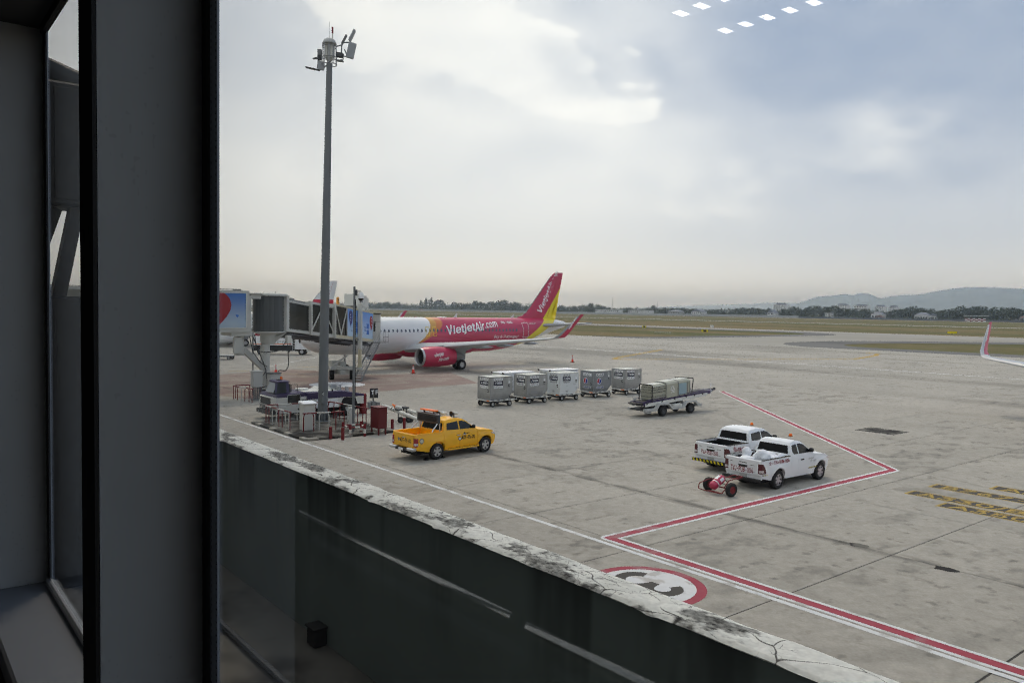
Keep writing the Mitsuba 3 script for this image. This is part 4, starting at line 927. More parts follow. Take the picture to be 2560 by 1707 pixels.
# fire extinguisher trolley (axle along y at x = 25.38)
fx_ = Thing('fire_extinguisher', 'red wheeled fire extinguisher trolley behind the loaded white pickup', 'fire extinguisher', tw=place((25.40, 18.72, 0), -8))
dv = np.array([-.50, .0, -.10]) ; c0 = np.array([.20, .12, .60])
m = lathe([(0, 0), (.09, .02), (.15, .07), (.17, .12), (.17, .60), (.15, .66), (.08, .70), (.03, .71), (.03, .77), (0, .77)], 24)
ax_ = np.array([.80, 0.0, .45]); ax_ /= np.linalg.norm(ax_); e1_, e2_ = np.array([0, 1.0, 0]), np.cross(ax_, [0, 1.0, 0])
place_c = lambda m: tm(m.vertices[:, :1] * e1_ + m.vertices[:, 1:2] * e2_ + m.vertices[:, 2:] * ax_ + np.array([-.40, .06, .26]), m.faces)
cy = fx_.add('cylinder', place_c(m), 'red', 40); fx_.add('valve', place_c(cat(box(-.05, .05, -.02, .02, .77, .81), cyl((0, -.02, .8), (0, .1, .83), .012, 8))), 'black', up=cy)
for a0, a1, z0, z1 in ((1.0, 1.95, .36, .58), (2.45, 3.2, .42, .60)):
    an = np.linspace(a0, a1, 8); lab = tm([(.173 * math.cos(a), .173 * math.sin(a), z) for a in an for z in (z0, z1)], [[2 * i, 2 * i + 2, 2 * i + 3, 2 * i + 1] for i in range(7)]); fx_.add('label', place_c(lab), 'decal', up=cy)
fx_.add('band', place_c(lathe([(.172, .25), (.174, .26), (.174, .28), (.172, .29)], 24)), 'decal', up=cy)
for y in (-.59, .59): wheel_pair(fx_, 'wheel', 0, y, .265, .16, rim='railred')
fx_.add('axle', cyl((0, -.52, .265), (0, .52, .265), .028, 8), 'railred', 30)
fx_.add('frame', cat(tube(bend([(-.66, .42, .40), (-.70, .45, .20), (-.55, .3, .14), (-.40, -.35, .13), (-.30, -.40, .10), (-.15, -.42, .26), (.0, -.42, .30)], .06), .020, 8), tube(bend([(-.66, .42, .40), (-.2, .42, .50), (.2, .30, .52)], .06), .020, 8),
                     tube(bend([(.0, .20, .32), (.25, .18, .52), (.95, .16, .60), (1.0, -.22, .60), (.25, -.22, .52), (0, -.25, .30)], .07), .022, 8), tube([(.55, .17, .55), (.62, -.22, .56)], .018, 8), tube([(1.0, .16, .60), (1.0, .0, .44), (1.0, -.22, .60)], .018, 8), tube([(-.3, -.4, .12), (-.36, .2, .13)], .018, 8)), 'railred', 40)
fx_.add('hose', tube(bend([(.22, .1, .60), (.3, -.1, .45), (.12, -.25, .36), (.02, -.1, .42), (.1, .1, .40)], .1), .016, 8), 'black', 40)

# ------------------------------------------------------------------ container dollies and containers
def dolly():
    t = Thing('container_dolly', 'flat four wheeled dolly', 'dolly')
    t.add('deck', cat(box(-.12, 2.02, -.03, .03, .42, .50), box(-.12, 2.02, 1.57, 1.63, .42, .50), box(-.12, -.06, .032, 1.568, .42, .50), box(1.96, 2.02, .032, 1.568, .42, .50), box(-.058, 1.958, .034, 1.566, .44, .475)), 'offwhite')
    t.add('side_rail', cat(*[box(x, x + .28, -.045, -.031, .49, .53) for x in (.0, .45, .95, 1.45)]), 'grey') if False else [t.add('deck_stop', rbox(x, x + .22, -.045, -.031, .455, .53, .003), 'grey') for x in (.05, .55, 1.05, 1.55)]
    t.add('reflector', box(-.135, -.121, .05, .38, .43, .49), 'orange')
    t.add('chassis', cat(box(.05, 1.85, .30, .36, .32, .419), box(.05, 1.85, 1.24, 1.30, .32, .419), cyl((.25, .0, .21), (.25, 1.6, .21), .03, 8), cyl((1.70, .0, .21), (1.70, 1.6, .21), .03, 8), box(.2, .3, .3, 1.3, .22, .32), box(1.65, 1.75, .3, 1.3, .22, .32), box(.9, 1.0, .1, 1.5, .30, .418)), 'darkgrey')
    for x in (.20, 1.72):
        for y in (.08, 1.52): wheel_pair(t, 'wheel', x, y, .21, .13, rim='lightgrey')
    t.add('drawbar', cat(beam((2.02, .8, .42), (2.9, .8, .36), .05, .05), box(2.88, 3.02, .76, .84, .34, .39)), 'offwhite')
    return t


def uld(label, mat, code, tare, emblem, i):
    t = Thing('cargo_container', label, 'cargo container', 'containers on the dolly train')
    prof = [(0, 0), (1.50, 0), (1.98, .46), (1.98, 1.60), (0, 1.60)]
    sh = t.add('shell', prism(prof, 0.02, 1.51), mat); e = .03
    edges = [cat(beam((a[0], y, a[1]), (b[0], y, b[1]), .032, .032)) for y in (.012, 1.52) for a, b in zip(prof, prof[1:] + prof[:1])] + [beam((x, 0.02, z), (x, 1.51, z), .034, .034) for x, z in prof]
    t.add('frame', cat(edges), 'offwhite' if mat == 'uldwhite' else 'steel')
    t.add('roof', box(.01, 1.97, .03, 1.50, 1.601, 1.612), 'canopyw')
    for face in (0, 1):
        X = (0, -1, 0) if face == 0 else (1, 0, 0)
        def P_(a, z, d): return (-.002 - d, 1.53 - a, z) if face == 0 else (a, .018 - d, z)
        def pan(a0, a1, z0, z1, m_, nm, d=.004, up=None):
            q0, q1 = P_(a0, z0, 0), P_(a1, z1, d); return t.add(nm, box(q0[0], q1[0], q0[1], q1[1], z0, z1), m_, up=up)
        a0, a1 = (.30, 1.25) if face == 0 else (.30, 1.12)
        def strip_(z0, z1, s_, m_='decal', tmat='textdark'):
            l = pan(a0, a1, z0, z1, m_, 'label_strip'); t.add('lettering', text(s_, P_(a0 + .05, z0 + .04, .0045), X, (0, 0, 1), z1 - z0 - .08, width=a1 - a0 - .12, bold=True, depth=.003), tmat, up=l)
        if emblem == 'mark':
            strip_(1.33, 1.52, code, 'decal' if mat != 'uldwhite' else 'uldwhite')
            l = pan(a0, a1, .99, 1.325, 'navy', 'logo_panel'); t.add('logo', text('unilode', P_(a0 + .27, 1.09, .0045), X, (0, 0, 1), .19, width=a1 - a0 - .36, bold=True, depth=.003), 'decal', up=l)
            t.add('logo', text('J', P_(a0 + .08, 1.10, .0045), X, (0, 0, 1), .17, width=.12, bold=True, depth=.003), 'decal', up=l)
            strip_(.79, .985, tare, 'decal' if mat != 'uldwhite' else 'uldwhite')
        else:
            strip_(1.22, 1.42, code); strip_(.22, .40, tare, 'lightgrey', 'decalblue')
            c_ = np.array([.62, .80]); r = .235
            th = np.linspace(0, np.pi, 24); top_ = [(r * math.cos(a), r * math.sin(a)) for a in th] + [(-r / 2 + r / 2 * math.cos(a), r / 2 * math.sin(a)) for a in np.linspace(np.pi, 2 * np.pi, 14)] + [(r / 2 + r / 2 * math.cos(a), r / 2 * math.sin(a)) for a in np.linspace(np.pi, 0, 14)]
            for nm_, sg, m_ in (('emblem_red', 1, 'decalred'), ('emblem_blue', -1, 'decalblue')):
                pl = affinity.rotate(affinity.scale(Polygon(top_).buffer(-.018), sg, sg, origin=(0, 0)), 28, origin=(0, 0)); m = extr(pl, .004); v = m.vertices
                m.vertices = np.array([P_(c_[0] + a, c_[1] + z, d) for a, z, d in v]); t.add(nm_, m, m_)
            m = extr(Point(0, 0).buffer(r + .012, 24), .002); m.vertices = np.array([P_(c_[0] + a, c_[1] + z, d) for a, z, d in m.vertices]); t.add('emblem_ground', m, 'decal')
        b0 = 1.15 if face == 0 else 1.62
        pan(b0, b0 + .16, .52 if face == 0 else .86, .72 if face == 0 else 1.06, 'black', 'tag'); pan(b0 + .055, b0 + .105, .58 if face == 0 else .92, .66 if face == 0 else 1.0, 'decal', 'tag_mark', .006)
        if face == 1: pan(1.56, 1.78, 1.32, 1.50, 'lightgrey' if mat != 'uldwhite' else 'uldwhite', 'tag'); pan(1.63, 1.78, 1.11, 1.27, 'decal', 'tag')
    if i == 1:
        for a0, a1, z0, z1 in ((.35, 1.0, .18, .42), (.12, .8, .5, .62), (1.2, 1.75, .75, .79)): t.add('patch_plate', box(a0, a1, .0085, .0195, z0, z1), 'steel')
    return t


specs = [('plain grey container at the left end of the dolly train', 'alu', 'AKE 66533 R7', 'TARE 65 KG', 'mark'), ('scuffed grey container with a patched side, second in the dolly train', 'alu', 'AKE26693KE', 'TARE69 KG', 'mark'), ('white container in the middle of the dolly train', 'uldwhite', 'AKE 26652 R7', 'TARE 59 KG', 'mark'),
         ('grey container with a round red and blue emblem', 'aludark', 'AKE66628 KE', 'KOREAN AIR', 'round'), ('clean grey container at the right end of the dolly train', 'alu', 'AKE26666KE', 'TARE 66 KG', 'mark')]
pos = [(34.07, 44.80), (37.62, 45.0), (40.98, 45.10), (44.62, 45.13), (48.45, 45.34)]
dl = ['flat dolly under the leftmost grey container', 'flat dolly under the scuffed patched container', 'flat dolly under the white container', 'flat dolly under the container with the round emblem', 'flat dolly under the rightmost grey container']
d0 = dolly()
for i, ((x, y), sp) in enumerate(zip(pos, specs)):
    if i == 0: d0.tw = place((x, y, 0)); [scene[k].__setitem__('to_world', d0.tw) for k in scene if k.startswith(d0.k + '__')]; labels[d0.k].update(label=dl[0], group='container dollies in the train')
    else: d0.copy(dl[i], (x, y, 0), skip=('drawbar',) if i == 4 else ())
    u = uld(*sp, i); at_place(u, (x - .04, y + .02, .535))
for i, (x, y, lb) in enumerate(((38.1, 48.5, 'white covered baggage cart behind the scuffed container'), (43.2, 48.75, 'white covered baggage cart behind the white container'))):
    c_ = Thing('baggage_cart', lb, 'baggage cart', tw=place((x, y, 0)))
    c_.add('cover', rbox(0, 3.1, 0, 1.55, .55, 1.98, .05), 'vwhite', 20); c_.add('roof', rbox(-.06, 3.16, -.05, 1.6, 1.985, 2.04, .02), 'vwhite')
    c_.add('deck', box(-.05, 3.15, -.04, 1.59, .42, .548), 'grey')
    for y_ in (.06, 1.5): c_.add('corner_cap', rbox(-.09, .05, y_ - .08, y_ + .08, 1.93, 2.06, .02), 'black')
    c_.add('curtain_end', box(-.012, -.002, .12, 1.43, .62, 1.9), 'offwhite'); c_.add('lettering', text('TGS-50C-141', (-.0125, 1.35, 1.66), (0, -1, 0), (0, 0, 1), .16, width=1.2, bold=True), 'textdark')
    for x_ in (.5, 2.6):
        for y_ in (.1, 1.45): wheel_pair(c_, 'wheel', x_, y_, .21, .13, rim='lightgrey')

# ------------------------------------------------------------------ belt loader
bl = Thing('belt_loader', 'white belt loader with covered raised conveyor and black rails', 'belt loader', tw=place((39.3, 35.1, 0), 0))
P0, P1 = np.array([-.95, .86]), np.array([8.0, 1.42])
zb = lambda x: P0[1] + (x + .95) * (P1[1] - P0[1]) / 8.95
boom = bl.add('boom', hull([(x, y, zb(x) + dz) for x in (-.1, 7.0) for y in (.0, 1.1) for dz in (-.12, .10)] + [(7.5, .2, zb(7.5)), (7.5, .9, zb(7.5)), (7.5, .2, zb(7.5) + .06), (7.5, .9, zb(7.5) + .06)]), 'purple'); bl.add('belt', hull([(x, y, zb(x) + dz) for x in (-.05, 6.9) for y in (.12, .98) for dz in (.101, .115)]), 'black', up=boom)
for y in (-.025, 1.102):
    bl.add('side_beam', hull([(x, yy, zb(x) + dz) for x in (.1, 6.6) for yy in (y, y + .022) for dz in (-.24, -.02)]), 'offwhite', up=boom)
    bl.add('guide_rail', hull([(x, yy, zb(x) + dz) for x in (.2, 6.2) for yy in (y, y + .022) for dz in (.16, .22)]), 'purple', up=boom)
for x in (.2, 1.7, 3.0, 4.2, 5.1, 6.0): bl.add('clamp', box(x, x + .10, -.05, -.027, zb(x) - .09, zb(x) + .06), 'black', up=boom)
bl.add('front_bumper', cat(tube(bend([(-.1, -.02, zb(-.1)), (-.4, .1, zb(-.4)), (-.4, 1.0, zb(-.4)), (-.1, 1.12, zb(-.1))], .1), .06, 8), box(-.55, -.4, .0, .2, .80, .97), hull([(x, y, zb(x) + dz) for x in (-.38, -.11) for y in (.1, 1.0) for dz in (-.06, .06)])), 'black', 30)
bl.add('nose', tube(bend([(7.0, .05, zb(7)), (8.0, .45, 1.45), (8.0, .65, 1.45), (7.0, 1.05, zb(7))], .15), .05, 8), 'black', 30); bl.add('nose_cap', sphere((8.1, .55, 1.45), .11, 2), 'rubber', True)
bl.add('hoop', tube(bend([(7.0, -.03, zb(7) - .25), (6.95, -.03, zb(7) + .45), (6.95, -.03, zb(7) + .62)], .05), .025, 8), 'decal')
# canopy in three stepped pieces
arch = lambda x0, x1, y0, y1, z0a, z0b, h, m_, nm: bl.add(nm, hull([(x, y, z) for x, zz in ((x0, z0a), (x1, z0b)) for y, z in ((y0, zz), (y0, zz + h - .16), (y0 + .10, zz + h - .03), (y0 + .28, zz + h), (y1 - .28, zz + h), (y1 - .10, zz + h - .03), (y1, zz + h - .16), (y1, zz))]), m_, 25)
k1 = arch(.90, 2.2, .02, 1.08, zb(.9) + .12, zb(2.2) + .12, .98, 'canopyc', 'canopy'); k2 = arch(2.201, 3.38, -.03, 1.13, zb(2.2) + .12, zb(3.38) + .12, 1.06, 'canopyc', 'canopy'); k3 = arch(3.381, 4.65, -.02, 1.12, zb(3.38) + .12, zb(4.65) + .12, 1.06, 'canopyc', 'canopy')
for x0, x1, zt, kk in ((.92, 2.17, .98, k1), (2.22, 3.36, 1.06, k2), (3.40, 4.63, 1.06, k3)): bl.add('canopy_roof', hull([(x, y, zb(x) + .12 + zt + dz) for x in (x0, x1) for y in (.26, .86) for dz in (.001, .02)]), 'canopyw', up=kk)
bl.add('canopy_window', hull([(x, y, zb(x) + dz) for x in (3.50, 4.28) for y in (-.031, -.021) for dz in (.2, .95)]), 'canopyblue', up=k3)
for x, kk, h in ((2.16, k1, 1.0), (3.36, k2, 1.05), (3.41, k3, 1.05), (4.38, k3, 1.02), (4.62, k3, 1.02)): bl.add('canopy_rib', tube(bend([(x, -.045, zb(x) + .1), (x, -.045, zb(x) + h), (x, .2, zb(x) + h + .15), (x, .9, zb(x) + h + .15), (x, 1.14, zb(x) + h)], .08), .016, 6), 'grey', up=kk)
bl.add('lettering', text('50', (2.6, -.034, zb(2.6) + .42), (1, 0, .06), (0, 0, 1), .34, width=.42, bold=False), 'decal', up=k2)
bl.add('lettering', text('THAI', (2.6, -.034, zb(2.6) + .80), (1, 0, .06), (0, 0, 1), .07, width=.38, bold=False), 'decal', up=k2)
rl = bl.add('guard_rail', cat(tube(bend([(.74, 1.1, zb(.7)), (.74, 1.1, zb(.7) + 1.14), (.74, -.04, zb(.7) + 1.14), (.74, -.04, zb(.7))], .1), .035, 8)), 'black', 40)
for q in (.35, .62, .80, .97): bl.add('bar', tube([(.74, 1.08, zb(.7) + q), (.74, -.02, zb(.7) + q)], .016, 6), 'black', up=rl); bl.add('bar', tube([(.76, -.045, zb(.7) + q), (2.1, -.045, zb(2.1) + q)], .016, 6), 'black', up=rl)
bl.add('guard_rail', tube(bend([(4.4, 1.1, zb(4.4) + 1.2), (5.0, -.02, zb(5) + 1.18), (4.86, -.02, zb(4.8) + .1)], .1), .035, 8), 'black', 40)
# chassis
fr = [(-.1, .42), (.95, .42), (1.20, .78), (1.3, .84), (2.15, .84), (2.25, .78), (2.55, .42), (3.75, .42), (4.15, .80), (4.25, .86), (5.0, .86), (5.1, .80), (5.35, .46), (5.75, .46), (5.75, .62), (5.45, .62)]
low_ = [(-.1, .32), (5.7, .36)]
outl = Polygon([(-.1, .58), (.95, .58), (1.2, .86), (2.25, .86), (2.7, .56), (3.7, .54), (4.1, .88), (5.1, .88), (5.4, .62), (5.75, .62), (5.75, .44), (5.32, .44), (4.98, .78), (4.2, .78), (3.8, .40), (2.6, .40), (2.18, .76), (1.28, .76), (1.0, .40), (-.1, .40)])
for y0, y1 in ((-.26, -.02), (1.12, 1.36)): bl.add('mudguard', prism(outl, y0, y1), 'lightgrey')
bl.add('chassis', cat(box(.0, 5.6, .0, 1.1, .42, .54), box(2.7, 3.6, .1, 1.0, .541, .78), box(2.3, 2.8, .3, .8, .4, .9)), 'darkgrey'); bl.add('engine_box', rbox(2.75, 3.62, -.22, .3, .55, .74, .02), 'offwhite')
bl.add('lift_ram', cat(cyl((3.3, .55, .6), (3.9, .55, zb(3.9) - .1), .06, 10), cyl((2.2, .55, .6), (1.9, .55, zb(1.9) - .1), .06, 10)), 'steel', 30); bl.add('seat', cat(box(3.5, 3.7, .0, .25, .79, .98)), 'black')
for x in (1.72, 4.62):
    for y in (-.10, 1.20): wheel_pair(bl, 'wheel', x, y, .36, .26, rim='darkgrey')
bl.add('tail_light', cat(box(5.752, 5.78, -.24, -.04, .50, .60)), 'orange'); bl.add('step', box(.0, .35, -.3, .0, .30, .36), 'lightgrey')
bl.add('control_panel', cat(box(.05, .25, .9, 1.05, zb(.1) + .13, zb(.1) + .3), cyl((.12, .98, zb(.1) + .3), (.12, .98, zb(.1) + .5), .02, 6)), 'lightgrey')
# ------------------------------------------------------------------ jet bridge
RX, RY = 23.95, 60.35
TA = rad(40); td, tn = np.array([math.cos(TA), math.sin(TA)]), np.array([math.sin(TA), -math.cos(TA)])
zf = lambda t: 5.07 - 0.083 * (t - 1)


def tf(m):
    """From the tunnel's own frame (t along it, s to its near side, h above its floor line) to the apron."""
    v = np.array(m.vertices); m = m.copy()
    m.vertices = np.stack([RX + v[:, 0] * td[0] + v[:, 1] * tn[0], RY + v[:, 0] * td[1] + v[:, 1] * tn[1], zf(v[:, 0]) + v[:, 2]], 1); m.faces = m.faces[:, ::-1]; return m


def tp(t, s, z): return np.array([RX + t * td[0] + s * tn[0], RY + t * td[1] + s * tn[1], z])


jb = Thing('jet_bridge', 'jet bridge with blue balloon posters reaching from the terminal to the red jet', 'jet bridge')
# fixed walkway
wk = jb.add('walkway', cat(box(.6, 21.9, 58.84, 61.7, 5.0, 5.30), box(.6, 21.9, 58.84, 61.7, 7.9, 8.08), box(.6, 21.9, 61.5, 61.7, 5.302, 7.898), box(21.65, 21.9, 58.845, 61.498, 5.302, 7.898)), 'dirtywhite')
uvq = np.array([(0, 0), (1, 0), (1, 1), (0, 1)], float)
def poster(x0, x1, y, z0, z1, mat, nm, up):
    v = [(x0, y, z0), (x1, y, z0), (x1, y, z1), (x0, y, z1)] + [(x0, y + .03, z0), (x1, y + .03, z0), (x1, y + .03, z1), (x0, y + .03, z1)]
    return jb.add(nm, tm(v, [[0, 1, 2, 3], [4, 7, 6, 5], [0, 4, 5, 1], [1, 5, 6, 2], [2, 6, 7, 3], [3, 7, 4, 0]]), mat, True, up=up, uv=np.vstack([uvq, uvq]))
po = poster(15.0, 21.62, 58.80, 5.33, 7.88, 'bill', 'poster', wk); labels[po] = {'label': 'blue sky poster with a red and a blue balloon'}
jb.add('poster_frame', cat(box(21.63, 21.72, 58.79, 58.839, 5.31, 7.92), box(15, 21.625, 58.79, 58.839, 7.885, 7.93), box(15, 21.625, 58.79, 58.839, 5.27, 5.325)), 'offwhite', up=wk)
def drop(cx, cz, r, h, y, mat, nm, up, heart=False):
    th_ = np.linspace(0, 2 * np.pi, 36, endpoint=False)
    if heart: pts_ = [(cx + r * 1.05 * math.sin(a) ** 3, cz + r * .95 * (.81 * math.cos(a) - .31 * math.cos(2 * a) - .12 * math.cos(3 * a) - .06 * math.cos(4 * a)) + (0 if math.cos(a) > -.5 else -(h - r) * .25)) for a in th_]
    else: pts_ = [(cx + r * math.sin(a) * (1 if math.cos(a) > 0 else (1 - .62 * (-math.cos(a)) ** 2)), cz + (r if math.cos(a) > 0 else h) * math.cos(a)) for a in th_]
    jb.add(nm, prism(pts_, y - .008, y - .002), mat, up=up)
drop(19.55, 7.0, .98, 1.5, 58.80, 'balloonred', 'balloon', wk); drop(20.98, 6.22, .12, .2, 58.80, 'medblue', 'balloon', wk, True)
jb.add('roof_edge', cat(beam((.6, 58.86, 8.10), (21.3, 58.86, 8.16), .08, .05), box(20.9, 21.4, 59.2, 59.5, 8.085, 8.16)), 'grey', up=wk)
pc = jb.add('walkway_pier', cat(box(21.2, 21.75, 59.5, 60.1, 3.2, 4.99), box(20.6, 22.2, 59.0, 61.4, 4.7, 4.995), beam((21.7, 59.8, 3.75), (23.5, 60.1, 2.1), .34, .40), box(20.9, 21.5, 59.2, 59.48, 3.4, 4.6)), 'dirtywhite')
jb.add('pier_pipe', cat(cyl((22.95, 60.9, 0), (22.95, 60.9, 4.9), .06, 8)), 'grey', up=pc)
# rotunda
ro = jb.add('rotunda', lathe([(1.18, 5.02), (1.18, 7.74)], 48, 'z', (RX, RY, 0)), 'drum', True)
jb.add('roof', lathe([(0, 8.0), (1.2, 7.95), (1.45, 7.90), (1.47, 7.75), (0, 7.745)], 36, 'z', (RX, RY, 0)), 'dirtywhite', 20, up=ro); jb.add('base', lathe([(0, 5.015), (1.3, 5.01), (1.3, 4.93), (.62, 4.75), (.60, 4.2), (.50, 4.0), (0, 4.0)], 36, 'z', (RX, RY, 0)), 'dirtywhite', 30, up=ro)
jb.add('door_frame', tf(cat(box(.42, .84, -1.42, 1.36, -.12, 2.72))), 'dirtywhite', up=ro)
jb.add('left_frame', cat(box(21.95, 22.12, 58.98, 59.2, 5.03, 7.74), box(22.13, 22.9, 59.1, 59.3, 7.5, 7.85), box(21.95, 23.0, 58.9, 61.6, 7.86, 7.93)), 'dirtywhite', up=ro)
jb.add('roof_joint', cat(*[cyl((RX + x, RY - .9, 7.9), (RX + x, RY - .9, 8.1), .02, 6) for x in (-.7, .2)]), 'grey', up=ro)
jb.add('column', lathe([(.36, 4.0), (.36, 0), (0, 0)], 28, 'z', (RX - .28, RY - .1, 0)), 'dirtywhite', True); jb.add('column_shoe', lathe([(0, .5), (.40, .5), (.40, 0)], 20, 'z', (RX - .28, RY - .1, 0)), 'stain', 30)
jb.add('service_box', rbox(25.0, 25.35, 59.1, 59.6, 4.1, 4.7, .02), 'offwhite', up=ro); jb.add('bracket', hull([(24.2, 60, 4.6), (24.5, 59.7, 4.6), (25.2, 59.6, 4.95), (24.9, 60.0, 4.95), (24.1, 60.1, 4.1), (24.3, 59.9, 4.1)]), 'dirtywhite', up=ro)
for i, pts_ in enumerate(([(22.2, 59.2, 4.9), (22.9, 59.3, 3.3), (23.5, 59.8, 2.2), (23.7, 59.85, 1.2), (23.8, 59.8, .3)], [(22.4, 59.1, 4.8), (22.6, 59.2, 3.6), (23.3, 59.5, 3.4), (24.4, 59.4, 3.5), (25.0, 59.4, 4.2)], [(25.1, 59.3, 4.1), (25.15, 59.3, 3.2), (25.2, 59.3, 2.4), (24.95, 59.3, 1.9), (24.4, 59.4, 2.05), (24.3, 59.4, 1.2), (24.3, 59.4, .9)],
                         [(23.6, 59.8, 2.0), (22.9, 59.5, 1.2), (22.6, 59.4, .9), (22.8, 59.3, .7), (23.5, 59.4, .8)], [(22.0, 59.2, 4.9), (22.3, 59.2, 3.5), (23.0, 59.4, 2.6), (23.6, 59.7, 2.3)], [(25.25, 59.2, 4.2), (25.28, 59.2, 3.5), (25.1, 59.2, 3.35), (25.05, 59.3, 3.9)])):
    jb.add('cable', tube(bend(pts_, .2, 4), .035, 6), 'black', True)
# telescopic tunnel
def tunnel(nm, t0, t1, hw, h0, h1, lower, truss):
    k = jb.add(nm, tf(cat(box(t0, t1, -hw, hw, -lower, .14), box(t0, t1, -hw, hw, h0 - .16, h0), box(t0, t0 + .13, -hw, hw, .142, h0 - .162), box(t1 - .13, t1, -hw, hw, .142, h0 - .162), box(t0 + .14, t1 - .14, -hw, -hw + .05, .142, h0 - .162))), 'dirtywhite')
    return k
ta = tunnel('inner_tunnel', .85, 4.9, 1.18, 2.40, 0, .10, 0); tb_ = tunnel('middle_tunnel', 4.8, 9.5, 1.36, 2.62, 0, .16, 0); tc = tunnel('outer_tunnel', 9.2, 18.4, 1.54, 2.86, 0, .18, 0)
for k, t0, t1, hw, h in ((ta, .99, 4.75, 1.12, 2.22), (tb_, 4.94, 9.2, 1.24, 2.44), (tc, 9.34, 11.75, 1.42, 2.68)):
    n_ = max(1, round((t1 - t0) / 2.0))
    for i in range(n_): jb.add('glass_panel', tf(box(t0 + (t1 - t0) * i / n_ + .005, t0 + (t1 - t0) * (i + 1) / n_ - .005, hw - .03, hw, .15, h)), 'glassdark', up=k)
for k, t0, t1, hw, h in ((tb_, 4.8, 9.5, 1.36, 2.62), (tc, 9.2, 11.85, 1.54, 2.86)):
    m_ = [t0 + .06, t0 + .48 * (t1 - t0), t1 - .1] if k == tb_ else [t0 + .06, t0 + 1.35, t1]
    for a, b, u, w in ((m_[0], m_[1], 0, 1), (m_[1], m_[2], 1, 0)) if k == tb_ else ((m_[0], m_[1], 1, 0), (m_[1], m_[2], 0, 1)):
        z = lambda q: .16 if q == 0 else h - .18
        jb.add('diagonal', tf(beam((a, hw - .03, z(u)), (b, hw - .03, z(w)), .06, .10)), 'offwhite', up=k)
    jb.add('post', tf(box(t0 - .05, t0 + .12, hw - .06, hw + .03, -.15, h + .03)), 'offwhite', up=k)
jb.add('roof_duct', tf(cat(box(2.2, 5.4, .5, .8, 2.42, 2.58), box(2.0, 2.6, .6, .9, 2.42, 2.66))), 'grey', up=ta); jb.add('roof_pipe', tf(cat(box(5.2, 9.6, .9, 1.0, 2.64, 2.72))), 'grey', up=tb_)
v8 = [(11.9, 1.552, .16), (18.25, 1.552, .16), (18.25, 1.552, 2.68), (11.9, 1.552, 2.68), (11.9, 1.545, .16), (18.25, 1.545, .16), (18.25, 1.545, 2.68), (11.9, 1.545, 2.68)]
pm = tf(tm(v8, [[0, 1, 2, 3], [4, 7, 6, 5], [0, 4, 5, 1], [1, 5, 6, 2], [2, 6, 7, 3], [3, 7, 4, 0]])); pk = jb.add('poster', pm, 'bill2', True, up=tc, uv=np.vstack([uvq, uvq])); labels[pk] = {'label': 'light blue poster with a purple and a red balloon'}
jb.add('side_sheet', tf(cat(box(11.87, 18.26, 1.47, 1.54, .142, 2.69))), 'offwhite', up=tc)
def tshape(poly_, mat, nm): # poly in (t, h)
    m = extr(poly_, .008); v = m.vertices; m.vertices = np.stack([v[:, 0] - .72, 1.553 + v[:, 2], v[:, 1]], 1); jb.add(nm, tf(m), mat, up=tc)
th_ = np.linspace(0, 2 * np.pi, 30, endpoint=False)
def teardrop(c, h, r, l): return Polygon([(c + r * math.sin(a) * (1 if math.cos(a) > 0 else 1 - .7 * math.cos(a) ** 2), h + (r * 1.15 if math.cos(a) > 0 else l) * math.cos(a)) for a in th_])
tshape(teardrop(13.35, 2.05, .44, 1.0), 'balloonblue', 'balloon'); tshape(affinity.scale(teardrop(18.5, 1.95, .40, 1.0), 1, 1), 'balloonred', 'balloon'); tshape(teardrop(15.9, 2.0, .3, .7), 'medblue', 'balloon')
for c, h in ((14.3, 1.05), (17.1, 1.05)):
    tshape(shapely.difference(Point(c - .22, h).buffer(.24, 12), Point(c - .22, h).buffer(.17, 12)), 'medblue', 'symbol'); tshape(sbox(c + .18, h + .05, c + .78, h + .55), 'medblue', 'symbol'); tshape(sbox(c + .22, h - .5, c + .78, h - .05), 'medblue', 'symbol')
for c, h in ((14.2, 2.25), (13.5, .62), (14.0, .45), (16.4, .55), (17.2, .52)): tshape(Polygon([(c - .05, h), (c + .05, h), (c, h + .14)]), 'balloonblue', 'symbol')
for c in (13.2, 18.42):
    for j in range(3): tshape(sbox(c, 1.55 + .28 * j, c + .2, 1.68 + .28 * j), 'decal', 'symbol')
jb.add('stripe', tf(cat(box(9.4, 18.3, 1.541, 1.56, -.12, .13), box(9.4, 18.3, 1.541, 1.56, 2.70, 2.85))), 'beige', up=tc)
jb.add('underframe', tf(cat(box(1.3, 18.2, -1.0, 1.0, -.32, -.19), box(2.5, 9.5, -.6, .6, -.52, -.33), box(11, 18.5, -1.3, -.9, -.55, -.33), box(11, 18.5, .9, 1.3, -.55, -.33))), 'darkgrey', up=tc)
# cab at the aircraft
cbk = jb.add('cab', cat(hull([(x, y, z) for x, y in ((38.35, 72.0), (39.95, 71.2), (40.1, 71.4), (40.2, 76.5), (37.6, 76.5), (37.6, 73)) for z in (3.62, 6.25)])), 'offwhite')
a_, b_ = np.array([38.35, 72.0]), np.array([39.95, 71.2]); nd = np.array([-(b_ - a_)[1], (b_ - a_)[0]]); nd = -nd / np.linalg.norm(nd) * -1 if False else np.array([-.447, -.894])
def cabq(s0, s1, z0, z1, d, mat, nm):
    q = [np.append(a_ + (b_ - a_) * s, z) + np.append(nd, 0) * o for s in (s0, s1) for z in (z0, z1) for o in (.002, d)]; jb.add(nm, hull(q), mat, up=cbk)
cabq(.32, .72, 4.55, 5.42, .02, 'glassdark', 'window'); cabq(.44, .60, 5.72, 5.92, .02, 'darkgrey', 'lamp'); cabq(.05, .98, 5.50, 5.53, .02, 'grey', 'trim'); cabq(.25, .75, 5.46, 5.56, .08, 'grey', 'trim')
